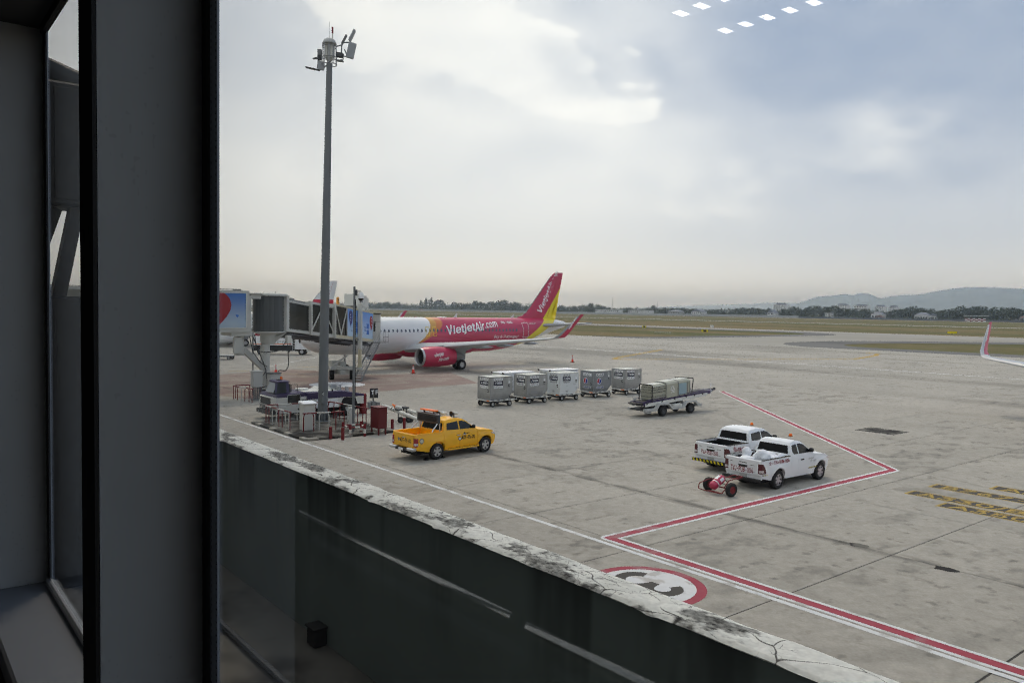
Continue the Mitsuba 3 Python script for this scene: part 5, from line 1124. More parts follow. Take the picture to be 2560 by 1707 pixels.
jb.add('cab_roof', hull([(x, y, z) for x, y in ((37.8, 71.9), (39.7, 71.0), (40.1, 71.4), (40.1, 76.4), (37.5, 76.4)) for z in (6.28, 6.39)]), 'black', up=cbk); jb.add('canopy_bellows', hull([(37.5, 76.49, 3.5), (40.2, 76.49, 3.5), (37.5, 76.85, 3.5), (40.2, 76.85, 3.5), (37.5, 76.49, 6.3), (40.2, 76.49, 6.3), (37.7, 77.0, 6.2), (40.0, 77.0, 6.2)]), 'darkgrey', up=cbk)
# roof unit
ac = jb.add('air_conditioner', tf(cat(rbox(15.95, 17.1, -.55, 1.05, 3.28, 4.42, .02), rbox(17.105, 17.85, -.55, 1.05, 3.27, 4.40, .02), rbox(17.86, 18.5, -.52, 1.0, 3.25, 4.28, .02))), 'offwhite')
jb.add('fan_window', tf(box(16.0, 16.7, 1.051, 1.07, 3.60, 4.13)), 'darkgrey', up=ac); jb.add('fan_core', tf(box(16.12, 16.58, 1.071, 1.085, 3.70, 4.03)), 'lightgrey', up=ac); jb.add('fan_hole', tf(box(16.22, 16.50, 1.086, 1.092, 3.76, 3.96)), 'black', up=ac); jb.add('stand', tf(cat(box(15.7, 18.4, .9, 1.0, 3.12, 3.24), box(15.8, 15.92, .9, 1.02, 2.87, 3.12), box(18.0, 18.12, .9, 1.02, 2.87, 3.12), box(16.8, 17.5, .4, 1.0, 2.87, 3.11), box(15.7, 18.4, -.5, -.4, 2.87, 3.24))), 'offwhite', up=ac)
sg = jb.add('sign', tf(hull([(10.15 + dx, 1.2 + dy, z) for dx, z in ((-.02, 2.88), (.52, 2.88), (.52, 3.46), (.42, 3.56), (.08, 3.56), (-.02, 3.46)) for dy in (0, .06)])), 'paintyellow', label='orange sign with the number 7'); m = meshkit.text_mesh('7', .40, .01, True); v = m.vertices; m.vertices = np.stack([10.27 + v[:, 0], 1.262 + v[:, 2], 3.02 + v[:, 1]], 1); jb.add('numeral', tf(m), 'black', up=sg)
scene[sg]['bsdf']['id'] = 'orangesign'; M('orangesign', S(232, 158, 40), .5)
# lift legs and wheel bogie
for s, nm in ((1.78, 'lift_leg'), (-1.78, 'lift_leg')):
    k = jb.add(nm, cat(hull([tp(14.35 + a, s + b, z) for a in (-.17, .17) for b in (-.17, .17) for z in (2.95, 7.25)])), 'dirtywhite'); jb.add('inner_leg', cat(hull([tp(14.35 + a, s + b, z) for a in (-.14, .14) for b in (-.14, .14) for z in (1.2, 2.94)])), 'beige', up=k); jb.add('cap', hull([tp(14.35 + a, s + b, z) for a in (-.26, .26) for b in (-.26, .26) for z in (7.251, 7.40)]), 'offwhite', up=k)
    if s > 0: jb.add('tie', cat(cyl(tp(13.9, 1.5, 4.0), tp(14.2, 1.7, 3.9), .06, 8)), 'grey', up=k)
bg = jb.add('bogie', cat(box(33.9, 36.2, 69.9, 70.2, .95, 1.25), hull([tp(14.35 + a, s, z) for a in (-.18, .18) for s in (-2.0, 2.0) for z in (.98, 1.24)]), box(34.6, 35.5, 69.2, 70.6, .55, .93), beam((34.0, 70.0, 1.3), (35.6, 69.8, 2.3), .1, .14), box(34.2, 34.9, 70.3, 71.0, 1.26, 1.8), box(35.1, 35.7, 70.3, 71.0, 1.26, 1.7)), 'dirtywhite')
jb.add('warning_plate', box(34.75, 35.35, 69.88, 69.898, 1.02, 1.20), 'signyellow', up=bg); jb.add('motor', cat(cyl((34.6, 69.6, .75), (35.5, 69.6, .75), .16, 12), cyl((34.5, 70.25, 1.55), (34.5, 70.9, 1.55), .2, 12)), 'lightgrey', 30, up=bg)
for x, y in ((34.2, 70.3), (35.95, 69.5)):
    k = jb.hold('wheel')
    for nm_, pr_, m_ in (('tyre', [(.28, -.23), (.44, -.23), (.50, -.16), (.50, .16), (.44, .23), (.28, .23)], 'rubber'), ('rim', [(0, -.1), (.28, -.12), (.28, .12), (0, .1)], 'offwhite')):
        m = lathe(pr_, 28, 'x'); m.apply_transform(trimesh.transformations.rotation_matrix(rad(-25), [0, 0, 1])); m.apply_translation([x, y, .5]); jb.add(nm_, m, m_, 40, up=k)
# service stairs from the cab to the apron
A0, A1 = np.array([40.25, 71.7, 3.50]), np.array([35.35, 66.85, .05]); dd = (A1 - A0); hd = np.array([dd[0], dd[1], 0]); hd /= np.linalg.norm(hd); sd = np.array([-hd[1], hd[0], 0])
A0, A1 = np.array([39.5, 71.2, 3.50]), np.array([35.2, 67.1, .05])
stc = jb.add('stairs', cat(*[beam(A0 + sd * s, A1 + sd * s, .05, .22) for s in (-.38, .38)]), 'grey')
NS = 16
for i in range(NS): p = A0 + (A1 - A0) * (i + .5) / NS; jb.add('tread', hull([p + sd * s + hd * a + [0, 0, z] for s in (-.35, .35) for a in (-.12, .12) for z in (-.02, .02)]), 'lightgrey', up=stc)
for s in (-.4, .4): jb.add('handrail', cat(tube([A0 + sd * s + [0, 0, 1.0], A1 + sd * s + [0, 0, 1.0]], .025, 6), tube([A0 + sd * s + [0, 0, .5], A1 + sd * s + [0, 0, .5]], .02, 6), *[tube([A0 + (A1 - A0) * q + sd * s, A0 + (A1 - A0) * q + sd * s + [0, 0, 1.0]], .02, 6) for q in (0.02, .25, .5, .75, .98)]), 'steel', up=stc)
lx, ly = 40.4, 71.0
jb.add('landing', box(38.9, 40.5, 70.5, 71.2, 3.42, 3.5), 'grey', up=stc)
jb.add('landing_rail', cat(*[tube([(x, y, 3.5), (x, y, 4.55)], .022, 6) for x, y in ((38.92, 71.15), (40.48, 71.15), (40.48, 70.52), (39.9, 70.52), (38.92, 70.9))], *[tube(bend([(39.9, 70.52, z), (40.48, 70.52, z), (40.48, 71.15, z)], .04), .022, 6) for z in (4.02, 4.55)]), 'steel', 30, up=stc)
# electric boxes round the rotunda column
t = Thing('electric_cabinet', 'grey cabinet standing in front of the jet bridge column behind the purple tractor', 'cabinet'); t.add('case', rbox(23.3, 24.15, 58.3, 58.9, 0, 1.85, .02), 'lightgrey'); t.add('lid', rbox(23.15, 24.2, 58.2, 58.95, 1.855, 1.90, .01), 'darkgrey')
t = Thing('electric_cabinet', 'pale box on dark slatted feet left of the jet bridge column', 'cabinet'); t.add('case', rbox(21.6, 22.3, 57.2, 57.8, 1.0, 2.15, .02), 'lightgrey'); t.add('lid', rbox(21.55, 22.35, 57.15, 57.85, 2.155, 2.2, .01), 'offwhite')
for k in range(5): t.add('slat', box(21.62 + .14 * k, 21.70 + .14 * k, 57.2, 57.28, .12, .99), 'darkgrey')
t.add('foot', box(21.6, 22.3, 57.2, 57.8, 0, .11), 'grey')


# ------------------------------------------------------------------ red and white railings
def railing(label, p0, p1, pairs, colours, h=1.0, z0=.0, group='red and white tube railings round the mast'):
    t = Thing('railing', label, 'railing', group); p0, p1 = np.array(p0, float), np.array(p1, float); L = np.linalg.norm(p1 - p0); u = (p1 - p0) / L
    n_ = len(colours)
    for i, c in enumerate(colours):
        a, b = p0 + u * L * i / n_, p0 + u * L * (i + 1) / n_; t.add('top_rail', tube([(*a, z0 + h), (*b, z0 + h)], .036, 8), {'r': 'railred', 'w': 'offwhite'}[c], True)
    side_ = np.array([-u[1], u[0]])
    for q, c in pairs:
        a = p0 + u * q; s = 1 if c.isupper() else -1; k = .07 * s
        t.add('post', tube(bend([(*(a + u * k), z0), (*(a + u * k), z0 + h - .2), (*(a + u * k * .2), z0 + h - .02)], .1), .03, 8), {'r': 'railred', 'w': 'offwhite'}[c.lower()], True)
    return t


railing('railing along the left edge of the island, nearest the parapet', (17.95, 45.6), (17.95, 41.9), [(.15, 'r'), (.45, 'R'), (1.1, 'w'), (1.55, 'W'), (2.05, 'r'), (2.4, 'R'), (3.0, 'w'), (3.35, 'W'), (3.62, 'r')], 'wrwr', z0=.1)
railing('railing in front of the mast, nearest the yellow pickup', (18.25, 41.05), (20.6, 40.75), [(.12, 'r'), (.55, 'R'), (1.0, 'w'), (1.42, 'W'), (1.95, 'r'), (2.3, 'R')], 'rwr', z0=.1)
railing('railing between the white cabinet and the purple tractor cab', (17.95, 45.75), (20.4, 45.55), [(.15, 'r'), (.75, 'R'), (1.3, 'w'), (1.9, 'W'), (2.3, 'r')], 'rwr', z0=.1)
railing('railing behind the mast in front of the tractor side', (20.6, 45.5), (22.0, 45.3), [(.1, 'w'), (.5, 'r'), (1.0, 'R'), (1.3, 'r')], 'rr', z0=.1)
railing('railing right of the mast ending at the red cabinet', (22.0, 45.2), (22.35, 41.1), [(.3, 'r'), (1.0, 'r'), (1.9, 'w'), (2.5, 'W'), (3.0, 'r'), (3.4, 'R'), (3.9, 'r')], 'rwr', z0=.1)
railing('dark railing round the foot of the jet bridge column', (20.75, 59.0), (21.1, 55.9), [(.1, 'r'), (.6, 'R'), (1.4, 'w'), (1.9, 'r'), (2.4, 'R'), (3.0, 'r')], 'rwr', group='railings at the jet bridge column')
railing('dark railing behind the pale slatted box at the column', (21.0, 59.3), (23.0, 58.9), [(.1, 'r'), (1.0, 'R'), (1.9, 'r')], 'rr', group='railings at the jet bridge column')
# kerbed island of the mast
ki = Thing('kerbed_island', 'dark stained kerbed island under the lighting mast', None, kind='structure')
ki.add('bed', box(17.6, 22.5, 38.9, 46.1, .006, .10), 'stain')
kn = 0
for a, b, n_ in (((17.45, 38.75), (17.45, 46.25), 11), ((17.45, 38.75), (22.65, 38.75), 8), ((22.65, 38.75), (22.65, 46.25), 11), ((17.45, 46.25), (22.65, 46.25), 8)):
    a, b = np.array(a), np.array(b)
    for i in range(n_):
        p, q = a + (b - a) * (i + .04) / n_, a + (b - a) * (i + .96) / n_; d_ = np.array([.13, .13])
        lo, hi = np.minimum(p, q), np.maximum(p, q); w_ = (b - a) / np.linalg.norm(b - a); o = np.array([abs(w_[1]), abs(w_[0])]) * .14
        ki.add('kerb_stone', rbox(lo[0] - o[0], hi[0] + o[0], lo[1] - o[1], hi[1] + o[1], .006, .125, .02), 'stain' if i % 3 else 'concrete')
# mast
MX, MY = 20.70, 43.75
ms = Thing('lighting_mast', 'tall grey lighting mast with floodlights and antennas on its head', 'mast')
lean = lambda z: (MX + .0125 * z, MY - .006 * z)
def mring(z, r): return (*lean(z), z), r
segs = [(0.15, .29), (7.0, .262), (13.4, .222), (17.5, .19), (21.2, .165)]
pl_ = ms.add('pole', tube([(*lean(z), z) for z, r in segs], [r for z, r in segs], 28), 'mastm', True)
for z, r in ((13.4, .228), (7.0, .27)): ms.add('joint_ring', tube([(*lean(z), z), (*lean(z + .06), z + .06)], r, 24), 'mastm', 40, up=pl_)
ms.add('base_flange', lathe([(0, .26), (.46, .26), (.46, .21), (.30, .21), (.30, .1), (0, .1)], 24, 'z', (MX, MY, 0)), 'mastm', 30)
ms.add('footing', lathe([(0, .205), (.5, .205), (.5, .17), (.46, .15), (.46, .1)], 24, 'z', (MX, MY, 0)), 'concrete', 30)
for k in range(10): a = k * 2 * np.pi / 10; ms.add('gusset', hull([(MX + math.cos(a) * r + math.sin(a) * o, MY + math.sin(a) * r - math.cos(a) * o, z) for r, z in ((.29, .26), (.43, .26), (.29, .8)) for o in (-.01, .01)]), 'darkgrey')
hb = ms.add('hatch', tube(bend([(MX - .16, MY - .27, 1.3), (MX - .16, MY - .27, 2.4)], .05), .13, 12), 'mastm', 40); ms.add('number_plate', box(MX - .24, MX - .12, MY - .415, MY - .405, 1.75, 1.98), 'darkgrey', up=hb); ms.add('numeral', text('6', (MX - .225, MY - .417, 1.80), (1, 0, 0), (0, 0, 1), .14, bold=True), 'decal', up=hb)
ms.add('label_plate', hull([(MX + .02, MY - .285, 2.15), (MX + .2, MY - .23, 2.15), (MX + .02, MY - .285, 2.3), (MX + .2, MY - .23, 2.3), (MX + .02, MY - .28, 2.15), (MX + .2, MY - .22, 2.3)]), 'lightgrey', up=pl_)
hx, hy = lean(21.4)
rt2 = np.array([math.cos(YAW), -math.sin(YAW)]); fw2 = np.array([math.sin(YAW), math.cos(YAW)])
def hp(a, z, b=0.0): return np.array([hx + rt2[0] * a + fw2[0] * b, hy + rt2[1] * a + fw2[1] * b, 21.4 + z])
def mh(m, c=(0, 0, 0)):
    v = m.vertices; m.vertices = np.stack([hx + rt2[0] * v[:, 0] + fw2[0] * v[:, 1], hy + rt2[1] * v[:, 0] + fw2[1] * v[:, 1], 21.4 + v[:, 2]], 1); return m
hd_ = ms.add('head', mh(lathe([(.10, -.1), (.20, 0), (.22, .3), (.22, .95), (.12, 1.0)], 14)), 'lightgrey', 30)
ms.add('dome', mh(lathe([(.0, 1.26), (.18, 1.23), (.32, 1.13), (.40, .98), (.41, .90), (.36, .90), (.0, .98)], 24)), 'lightgrey', True, up=hd_)
for r, z in ((.40, .75), (.42, .12), (.43, -.28)): ms.add('ring', mh(tube([(r * math.cos(a), r * math.sin(a), z) for a in np.linspace(0, 2 * np.pi, 25)], .022, 6)), 'grey', up=hd_)
for k in range(9): a = k * 2 * np.pi / 9; ms.add('bar', mh(tube([(.40 * math.cos(a), .40 * math.sin(a), .95), (.42 * math.cos(a), .42 * math.sin(a), -.28)], .020, 6)), 'steel', up=hd_)
for k in range(5): a = k * 2 * np.pi / 5 + .4; ms.add('panel', mh(box(.25 * math.cos(a) - .05, .25 * math.cos(a) + .05, .25 * math.sin(a) - .05, .25 * math.sin(a) + .05, .1, .85)), 'offwhite', up=hd_)
ms.add('lightning_rod', mh(tube([(0, 0, 1.2), (0, 0, 2.2)], .012, 6)), 'steel', up=hd_); ms.add('warning_light', mh(cat(tube([(.2, -.1, .5), (.2, -.1, 1.5)], .028, 8))), 'offwhite', up=hd_); ms.add('lamp', mh(cat(cyl((.2, -.1, 1.5), (.2, -.1, 1.85), .05, 10))), 'railred', up=hd_)
def flood(nm, c, w, h, d, tilt, turn, mat): # a tilted lamp box
    m = rbox(-w / 2, w / 2, -d / 2, d / 2, -h / 2, h / 2, .03); R_ = trimesh.transformations.rotation_matrix(tilt, [0, 1, 0]) @ trimesh.transformations.rotation_matrix(turn, [0, 0, 1]); m.apply_transform(R_); m.apply_translation(c); ms.add(nm, mh(m), mat, up=hd_)
flood('floodlight', (1.27, 0, .55), .46, .92, .14, rad(12), .25, 'acgrey'); flood('floodlight', (1.30, .1, 1.45), .12, .72, .34, rad(26), 0, 'acgrey'); flood('floodlight', (.84, .1, 1.22), .07, .6, .3, rad(28), 0, 'grey'); flood('floodlight', (.60, 0, .28), .38, .26, .3, rad(8), 0, 'darkgrey')
flood('floodlight', (.62, 0, -.05), .42, .08, .3, rad(6), 0, 'grey'); flood('floodlight', (-.48, 0, -.35), .38, .52, .12, rad(4), .2, 'acgrey'); flood('floodlight', (-.98, 0, -.53), .85, .06, .3, rad(12), 0, 'darkgrey'); flood('floodlight', (-.56, 0, .40), .24, .36, .3, 0, 0, 'grey'); flood('floodlight', (-.58, 0, .10), .22, .26, .26, 0, 0, 'darkgrey'); flood('floodlight', (-.85, 0, .08), .26, .05, .2, rad(-20), 0, 'grey')
for a, b in (((.42, .78), (.78, .88)), ((.42, .30), (1.32, .14)), ((.72, 1.0), (1.15, 1.02)), ((.70, .35), (.72, 1.0)), ((1.0, .32), (.88, .62)), ((.42, -.05), (.75, .02)), ((-.4, .4), (-.62, .1)), ((-.4, -.2), (-.5, -.5)), ((-.7, -.5), (-.65, .0)), ((-.3, -.45), (-.05, -.2)), ((-.4, .05), (-.85, .05)), ((.8, .02), (.82, .35))):
    ms.add('arm', mh(tube([(a[0], 0, a[1]), (b[0], 0, b[1])], .035, 6)), 'grey', up=hd_)
# thin pole with dome camera
cp = Thing('camera_pole', 'thin dark pole with a white dome camera at its top', 'pole'); cp.add('pole', tube([(20.64, 39.74, 0), (20.66, 39.74, 8.12)], [.075, .055], 12), 'mastm', True)
cp.add('bracket', cat(rbox(20.71, 20.80, 39.62, 39.76, 7.62, 7.95, .02)), 'darkgrey'); cp.add('arm', tube(bend([(20.80, 39.66, 7.86), (20.94, 39.56, 7.88), (20.96, 39.55, 7.78)], .06), .04, 8), 'offwhite', True)
cm_ = cp.add('camera', lathe([(.06, .36), (.12, .30), (.16, .16), (.17, .08), (.17, .0), (0, .0)], 20, 'z', (20.96, 39.55, 7.47)), 'vwhite', 30); cp.add('camera_glass', sphere((20.96, 39.55, 7.47), .15, 2, (1, 1, 1.0)), 'darkglass', True, up=cm_)
cp.add('cable', tube([(20.72, 39.7, 7.4), (20.74, 39.7, 4), (20.73, 39.7, 1.5)], .018, 6), 'black', True); cp.add('switch_box', rbox(20.72, 20.98, 40.3, 40.5, .35, 1.35, .02), 'offwhite'); cp.add('box_leg', cat(box(20.75, 20.79, 40.35, 40.39, 0.1, .349), box(20.9, 20.94, 40.35, 40.39, .1, .349)), 'offwhite')
# cabinets, bollards and barrier
t = Thing('electric_cabinet', 'pale grey cabinet with sloping lid in front of the mast', 'cabinet'); t.add('case', rbox(18.46, 19.16, 41.40, 41.95, .1, 1.56, .01), 'offwhite'); t.add('lid', hull([(18.40, 41.30, 1.565), (19.24, 41.30, 1.565), (18.40, 42.02, 1.565), (19.24, 42.02, 1.565), (18.40, 41.30, 1.61), (19.24, 41.30, 1.61), (18.40, 42.02, 1.70), (19.24, 42.02, 1.70)]), 'vwhite'); t.add('door', rbox(18.52, 19.10, 41.392, 41.399, .2, 1.48, .002), 'offwhite')
t = Thing('fire_cabinet', 'dark red metal cabinet on legs right of the camera pole', 'cabinet'); t.add('case', rbox(21.38, 21.92, 38.25, 39.15, .36, 1.50, .01), 'cabred'); t.add('lid', rbox(21.34, 21.98, 38.20, 39.2, 1.505, 1.53, .005), 'cabred'); t.add('door', rbox(21.43, 21.87, 38.24, 38.248, .42, 1.45, .002), 'cabred'); t.add('latch', cat(box(21.92, 21.98, 38.3, 38.35, 1.15, 1.2)), 'black')
for x, y in ((21.44, 38.31), (21.86, 38.31), (21.44, 39.09), (21.86, 39.09)): t.add('leg', box(x - .035, x + .035, y - .035, y + .035, .003, .359), 'cabred')
for x, y, lb in ((18.72, 38.58, 'short dark red bollard left of the camera pole, further from the barrier'), (19.13, 38.0, 'dark red bollard in front of the island, nearest the parapet'), (22.85, 39.27, 'red bollard just right of the red cabinet'), (23.74, 39.44, 'red bollard nearest the yellow pickup, before the tow bars'), (25.0, 46.8, 'faded red bollard behind the red cabinet')):
    t = Thing('bollard', lb, 'bollard', 'red bollards near the mast'); big = y > 45
    t.add('post', lathe([(0, 1.32 if big else .68), (.07 if not big else .22, 1.31 if big else .66), (.085 if not big else .24, 1.25 if big else .62), (.085 if not big else .24, 0)], 16, 'z', (x, y, 0)), 'railred', 40); t.add('band', lathe([(.087 if not big else .243, .50), (.088 if not big else .244, .55)], 16, 'z', (x, y, 0)), 'railred', 40)
br = Thing('barrier', 'low red and white tube barrier round the camera pole', 'barrier'); pts_ = {'a': (19.92, 38.69), 'b': (20.66, 38.44), 'c': (20.0, 39.7), 'd': (20.95, 39.4)}
for k, (x, y) in pts_.items(): br.add('post', tube([(x, y, 0), (x, y, .16)], .07, 12), 'railred', True); br.add('post', tube([(x, y, .161), (x, y, .40)], .07, 12), 'offwhite', True); br.add('post', tube([(x, y, .401), (x, y, .68)], .07, 12), 'railred', True)
for a, b in (('a', 'b'), ('a', 'c'), ('b', 'd'), ('c', 'd')):
    p, q = np.array(pts_[a]), np.array(pts_[b])
    for i, c in enumerate(('railred', 'offwhite', 'railred')): br.add('rail', tube([(*(p + (q - p) * i / 3), .50), (*(p + (q - p) * (i + 1) / 3), .50)], .045, 10), c, True)
gs = Thing('sign_stand', 'grey stand with small black sign panels behind the red cabinet', 'sign'); gs.add('block', cat(rbox(26.75, 27.05, 48.75, 49.1, 0, .50, .02), rbox(27.1, 27.35, 48.7, 49.0, 0, .42, .02), rbox(26.5, 26.72, 48.8, 49.0, 0, .46, .02)), 'grey'); gs.add('post', box(26.88, 26.94, 48.85, 48.92, .5, 1.25), 'black')
for i, (x, s_) in enumerate(((26.78, 'T'), (27.1, 'F'))):
    pn = gs.add('panel', box(x - .17, x + .13, 48.80 - .02 * i, 48.83 - .02 * i, 0.72, 1.38), 'black'); gs.add('letter', text(s_, (x - .1, 48.795 - .02 * i, 0.95), (1, 0, 0), (0, 0, 1), .3, bold=True), 'decal', up=pn)
# tow bars
for i, (a, b, wx, wy) in enumerate((((24.69, 43.31, .85), (24.51, 38.74, .50), 25.15, 41.7), ((25.35, 43.12, .82), (25.6, 39.9, .55), 25.95, 41.6))):
    a, b = np.array(a), np.array(b); t = Thing('tow_bar', ('white tow bar on small wheels left of the yellow pickup, the nearer one', 'white tow bar with an orange coupling head, the farther one')[i], 'tow bar')
    t.add('tube', tube([a, b], .105, 16), 'offwhite', True); u = (a - b) / np.linalg.norm(a - b)
    t.add('head', cat(tube([a, a + u * .14], [.13, .10], 12), tube([a + u * .14, a + u * .38 + [0, 0, .06]], .045, 8), tube([a + u * .1, a + u * .12 - [0, 0, .22]], .05, 8)), ('offwhite', 'orange')[i], 30); t.add('ring', cat(tube([a - u * .9, a - u * 1.0], .112, 16), tube([a - u * 1.2, a - u * 1.28], .112, 16)), 'black', 30)
    m = (a + b) * .5 + u * .6
    t.add('carriage', cat(beam(m - [0, 0, .08], (m[0] + .05, wy, .22), .05, .05), beam((24.85 + .5 * i, wy, .2), (25.55 + .5 * i, wy, .2), .05, .05), beam(m - [0, 0, .1] - u * .3, (25.5 + .5 * i, wy, .22), .05, .05), box(*sorted((m[0] - .14, m[0] + .14)), *sorted((m[1] - .2, m[1] + .2)), m[2] + .08, m[2] + .17)), 'darkgrey')
    for x in (24.83 + .5 * i, 25.56 + .5 * i): wheel_pair(t, 'wheel', x, wy, .19, .12, rim='darkgrey')
# cones
def cone(x, y, lb):
    t = Thing('traffic_cone', lb, 'traffic cone', 'cones round the parked jet', place((x, y, 0))); t.add('base', rbox(-.22, .22, -.22, .22, .0, .05, .01), 'black')
    c_ = t.add('body', lathe([(.17, .05), (.035, .92), (0, .93)], 20), 'conered', True); t.add('band', lathe([(.110, .46), (.088, .60)], 20), 'decal', True, up=c_); t.add('band', lathe([(.078, .66), (.062, .78)], 20), 'decal', True, up=c_); t.add('cap', lathe([(.038, .92), (.03, 1.0), (0, 1.0)], 10), 'black', up=c_)
cone(44.69, 72.51, 'orange cone in front of the near engine'); cone(72.79, 77.82, 'orange cone far right of the jet tail'); cone(32.08, 78.77, 'orange cone left of the mast, behind the purple tractor')

# ------------------------------------------------------------------ purple and white aircraft tractor
tr = Thing('aircraft_tractor', 'purple and white aircraft tractor parked behind the mast', 'aircraft tractor', tw=T().translate([18.82, 46.25, 0]).scale([.9, 1, 1]))
def cab_arch(x0, x1, y0, y1, z0, z1, sl): return [(x0, y0, z0), (x1, y0, z0), (x0, y1, z0), (x1, y1, z0), (x0 + sl, y0 + .12, z1), (x1 - .05, y0 + .12, z1), (x0 + sl, y1 - .12, z1), (x1 - .05, y1 - .12, z1)]
tr.add('lower_body', cat(hull([(x, y, z) for x, z in ((.25, .45), (.0, .9), (.05, 1.42), (2.2, 1.42), (2.2, .45)) for y in (.0, 2.6)] + [(-.12, y, z) for y in (.4, 2.2) for z in (.9, 1.4)]), hull([(x, y, z) for x in (2.21, 4.95) for y in (.0, 2.6) for z in (.62, 1.22)]), box(4.96, 6.6, .0, 2.6, .75, 1.24)), 'offwhite')
tr.add('upper_body', cat(hull([(x, y, z) for x, z in ((.05, 1.43), (.1, 1.60), (2.2, 1.66), (2.2, 1.43)) for y in (.02, 2.58)]), hull([(x, y, z) for x, z in ((2.21, 1.225), (2.21, 1.62), (4.9, 1.62), (5.0, 1.36), (6.62, 1.36), (6.62, 1.245)) for y in (-.02, 2.62)])), 'purple')
tr.add('deck', cat(hull([(x, y, z) for x in (2.3, 4.8) for y in (.5, 2.1) for z in (1.621, 1.66)]), hull([(x, y, 1.66 + z) for x, z in ((3.6, .0), (4.9, 0), (3.9, .16), (4.7, .10)) for y in (1.0, 2.2)])), 'offwhite'); tr.add('hatch', lathe([(0, .10), (.42, .10), (.46, .05), (.46, 0)], 24, 'z', (2.7, 1.7, 1.661)), 'offwhite', 30)
cb_ = tr.add('cab', hull(cab_arch(.10, 1.15, .45, 1.75, 1.661, 2.30, .30)), 'glassdark'); tr.add('cab_roof', hull([(x, y, z) for x in (.30, 1.22) for y in (.48, 1.72) for z in (2.301, 2.37)] + [(x, y, 2.42) for x in (.45, 1.1) for y in (.65, 1.55)]), 'purple', 30, up=cb_)
tr.add('windscreen', hull([(.08, .5, 1.70), (.08, 1.7, 1.70), (.37, .62, 2.27), (.37, 1.6, 2.27), (.05, .5, 1.70), (.34, .62, 2.27), (.05, 1.7, 1.7), (.34, 1.6, 2.27)]), 'acgrey', up=cb_)
for x0, x1 in ((.16, .24), (.98, 1.18)): tr.add('pillar', hull([(x0, .43, 1.66), (x1, .43, 1.66), (x0 + .2 * (x0 < .6), .55, 2.30), (x1 + .2 * (x0 < .6), .55, 2.30), (x0, .47, 1.66), (x1, .47, 1.66), (x0 + .2 * (x0 < .6), .59, 2.30), (x1, .59, 2.30)]), 'purple', up=cb_)
tr.add('beacon', lathe([(0, .2), (.07, .19), (.09, .0)], 14, 'z', (.95, 1.2, 2.42)), 'orange', 40, up=cb_); tr.add('roof_hatch', rbox(.5, .75, .7, 1.0, 2.425, 2.48, .02), 'black', up=cb_)
tr.add('exhaust_box', box(1.25, 1.5, .9, 1.7, 1.661, 2.15), 'cabdark'); tr.add('rail', tube(bend([(1.55, .9, 1.66), (1.55, .9, 2.1), (2.0, .9, 2.1), (2.0, .9, 1.66)], .05), .02, 6), 'black')
tr.add('door', box(.85, 1.75, -.012, -.001, .72, 1.36), 'offwhite'); tr.add('door_window', rbox(.86, 1.72, -.02, -.0125, .98, 1.55, .004), 'glassdark'); tr.add('door_frame', tube(bend([(.84, -.03, .98), (.84, -.03, 1.57), (1.75, -.03, 1.57), (1.75, -.03, .98)], .08), .018, 6), 'lightgrey')
tr.add('bumper', cat(hull([(x, y, z) for x in (-.25, .2) for y in (.1, 2.5) for z in (.38, .60)])), 'cabdark'); tr.add('front_panel', cat(box(-.14, -.121, .5, 2.1, .95, 1.38)), 'cabdark'); tr.add('push_frame', cat(*[beam((-.28, y, .35), (-.05, y, 1.0), .06, .06) for y in (.4, .9, 1.5, 2.1)], beam((-.2, .4, .9), (-.2, 2.1, .9), .05, .05)), 'grey')
for x, r, ad in ((2.25, .50, 1), (5.45, .56, 0)):
    wa = Polygon([(x - .78, .0), (x - .62, 1.0), (x - .45, 1.22), (x + .45, 1.22), (x + .62, 1.0), (x + .78, 0)])
    tr.add('wheel_arch', prism([(x - .70, .62), (x - .52, 1.12), (x - .35, 1.215), (x + .35, 1.215), (x + .52, 1.12), (x + .70, .62)], -.006, .3), 'underbody')
    for y in (.16, 2.44): wheel_pair(tr, 'wheel', x, y, r, .36, rim='lightgrey')
tr.add('chassis', box(.3, 6.5, .35, 2.25, .35, .7), 'underbody'); tr.add('lettering', text('TVJ-X21', (3.15, -.005, .86), (1, 0, 0), (0, 0, 1), .18, bold=True), 'textdark'); tr.add('locker', cat(box(2.95, 4.55, -.01, -.001, .66, 1.18)), 'vwhite')
tr.add('winch_box', cat(rbox(4.55, 5.0, 1.0, 1.5, 1.62, 2.0, .02), rbox(5.15, 5.55, 1.3, 1.8, 1.37, 1.9, .02)), 'acgrey'); tr.add('tow_head', cat(box(4.9, 5.1, .6, .9, 1.62, 1.86), tube([(4.4, .7, 1.75), (5.1, .7, 1.80)], .02, 6), box(6.0, 6.15, 1.3, 1.6, 1.37, 1.75)), 'lightgrey'); tr.add('cap', cyl((4.3, .3, 1.62), (4.3, .3, 1.76), .05, 10), 'black')

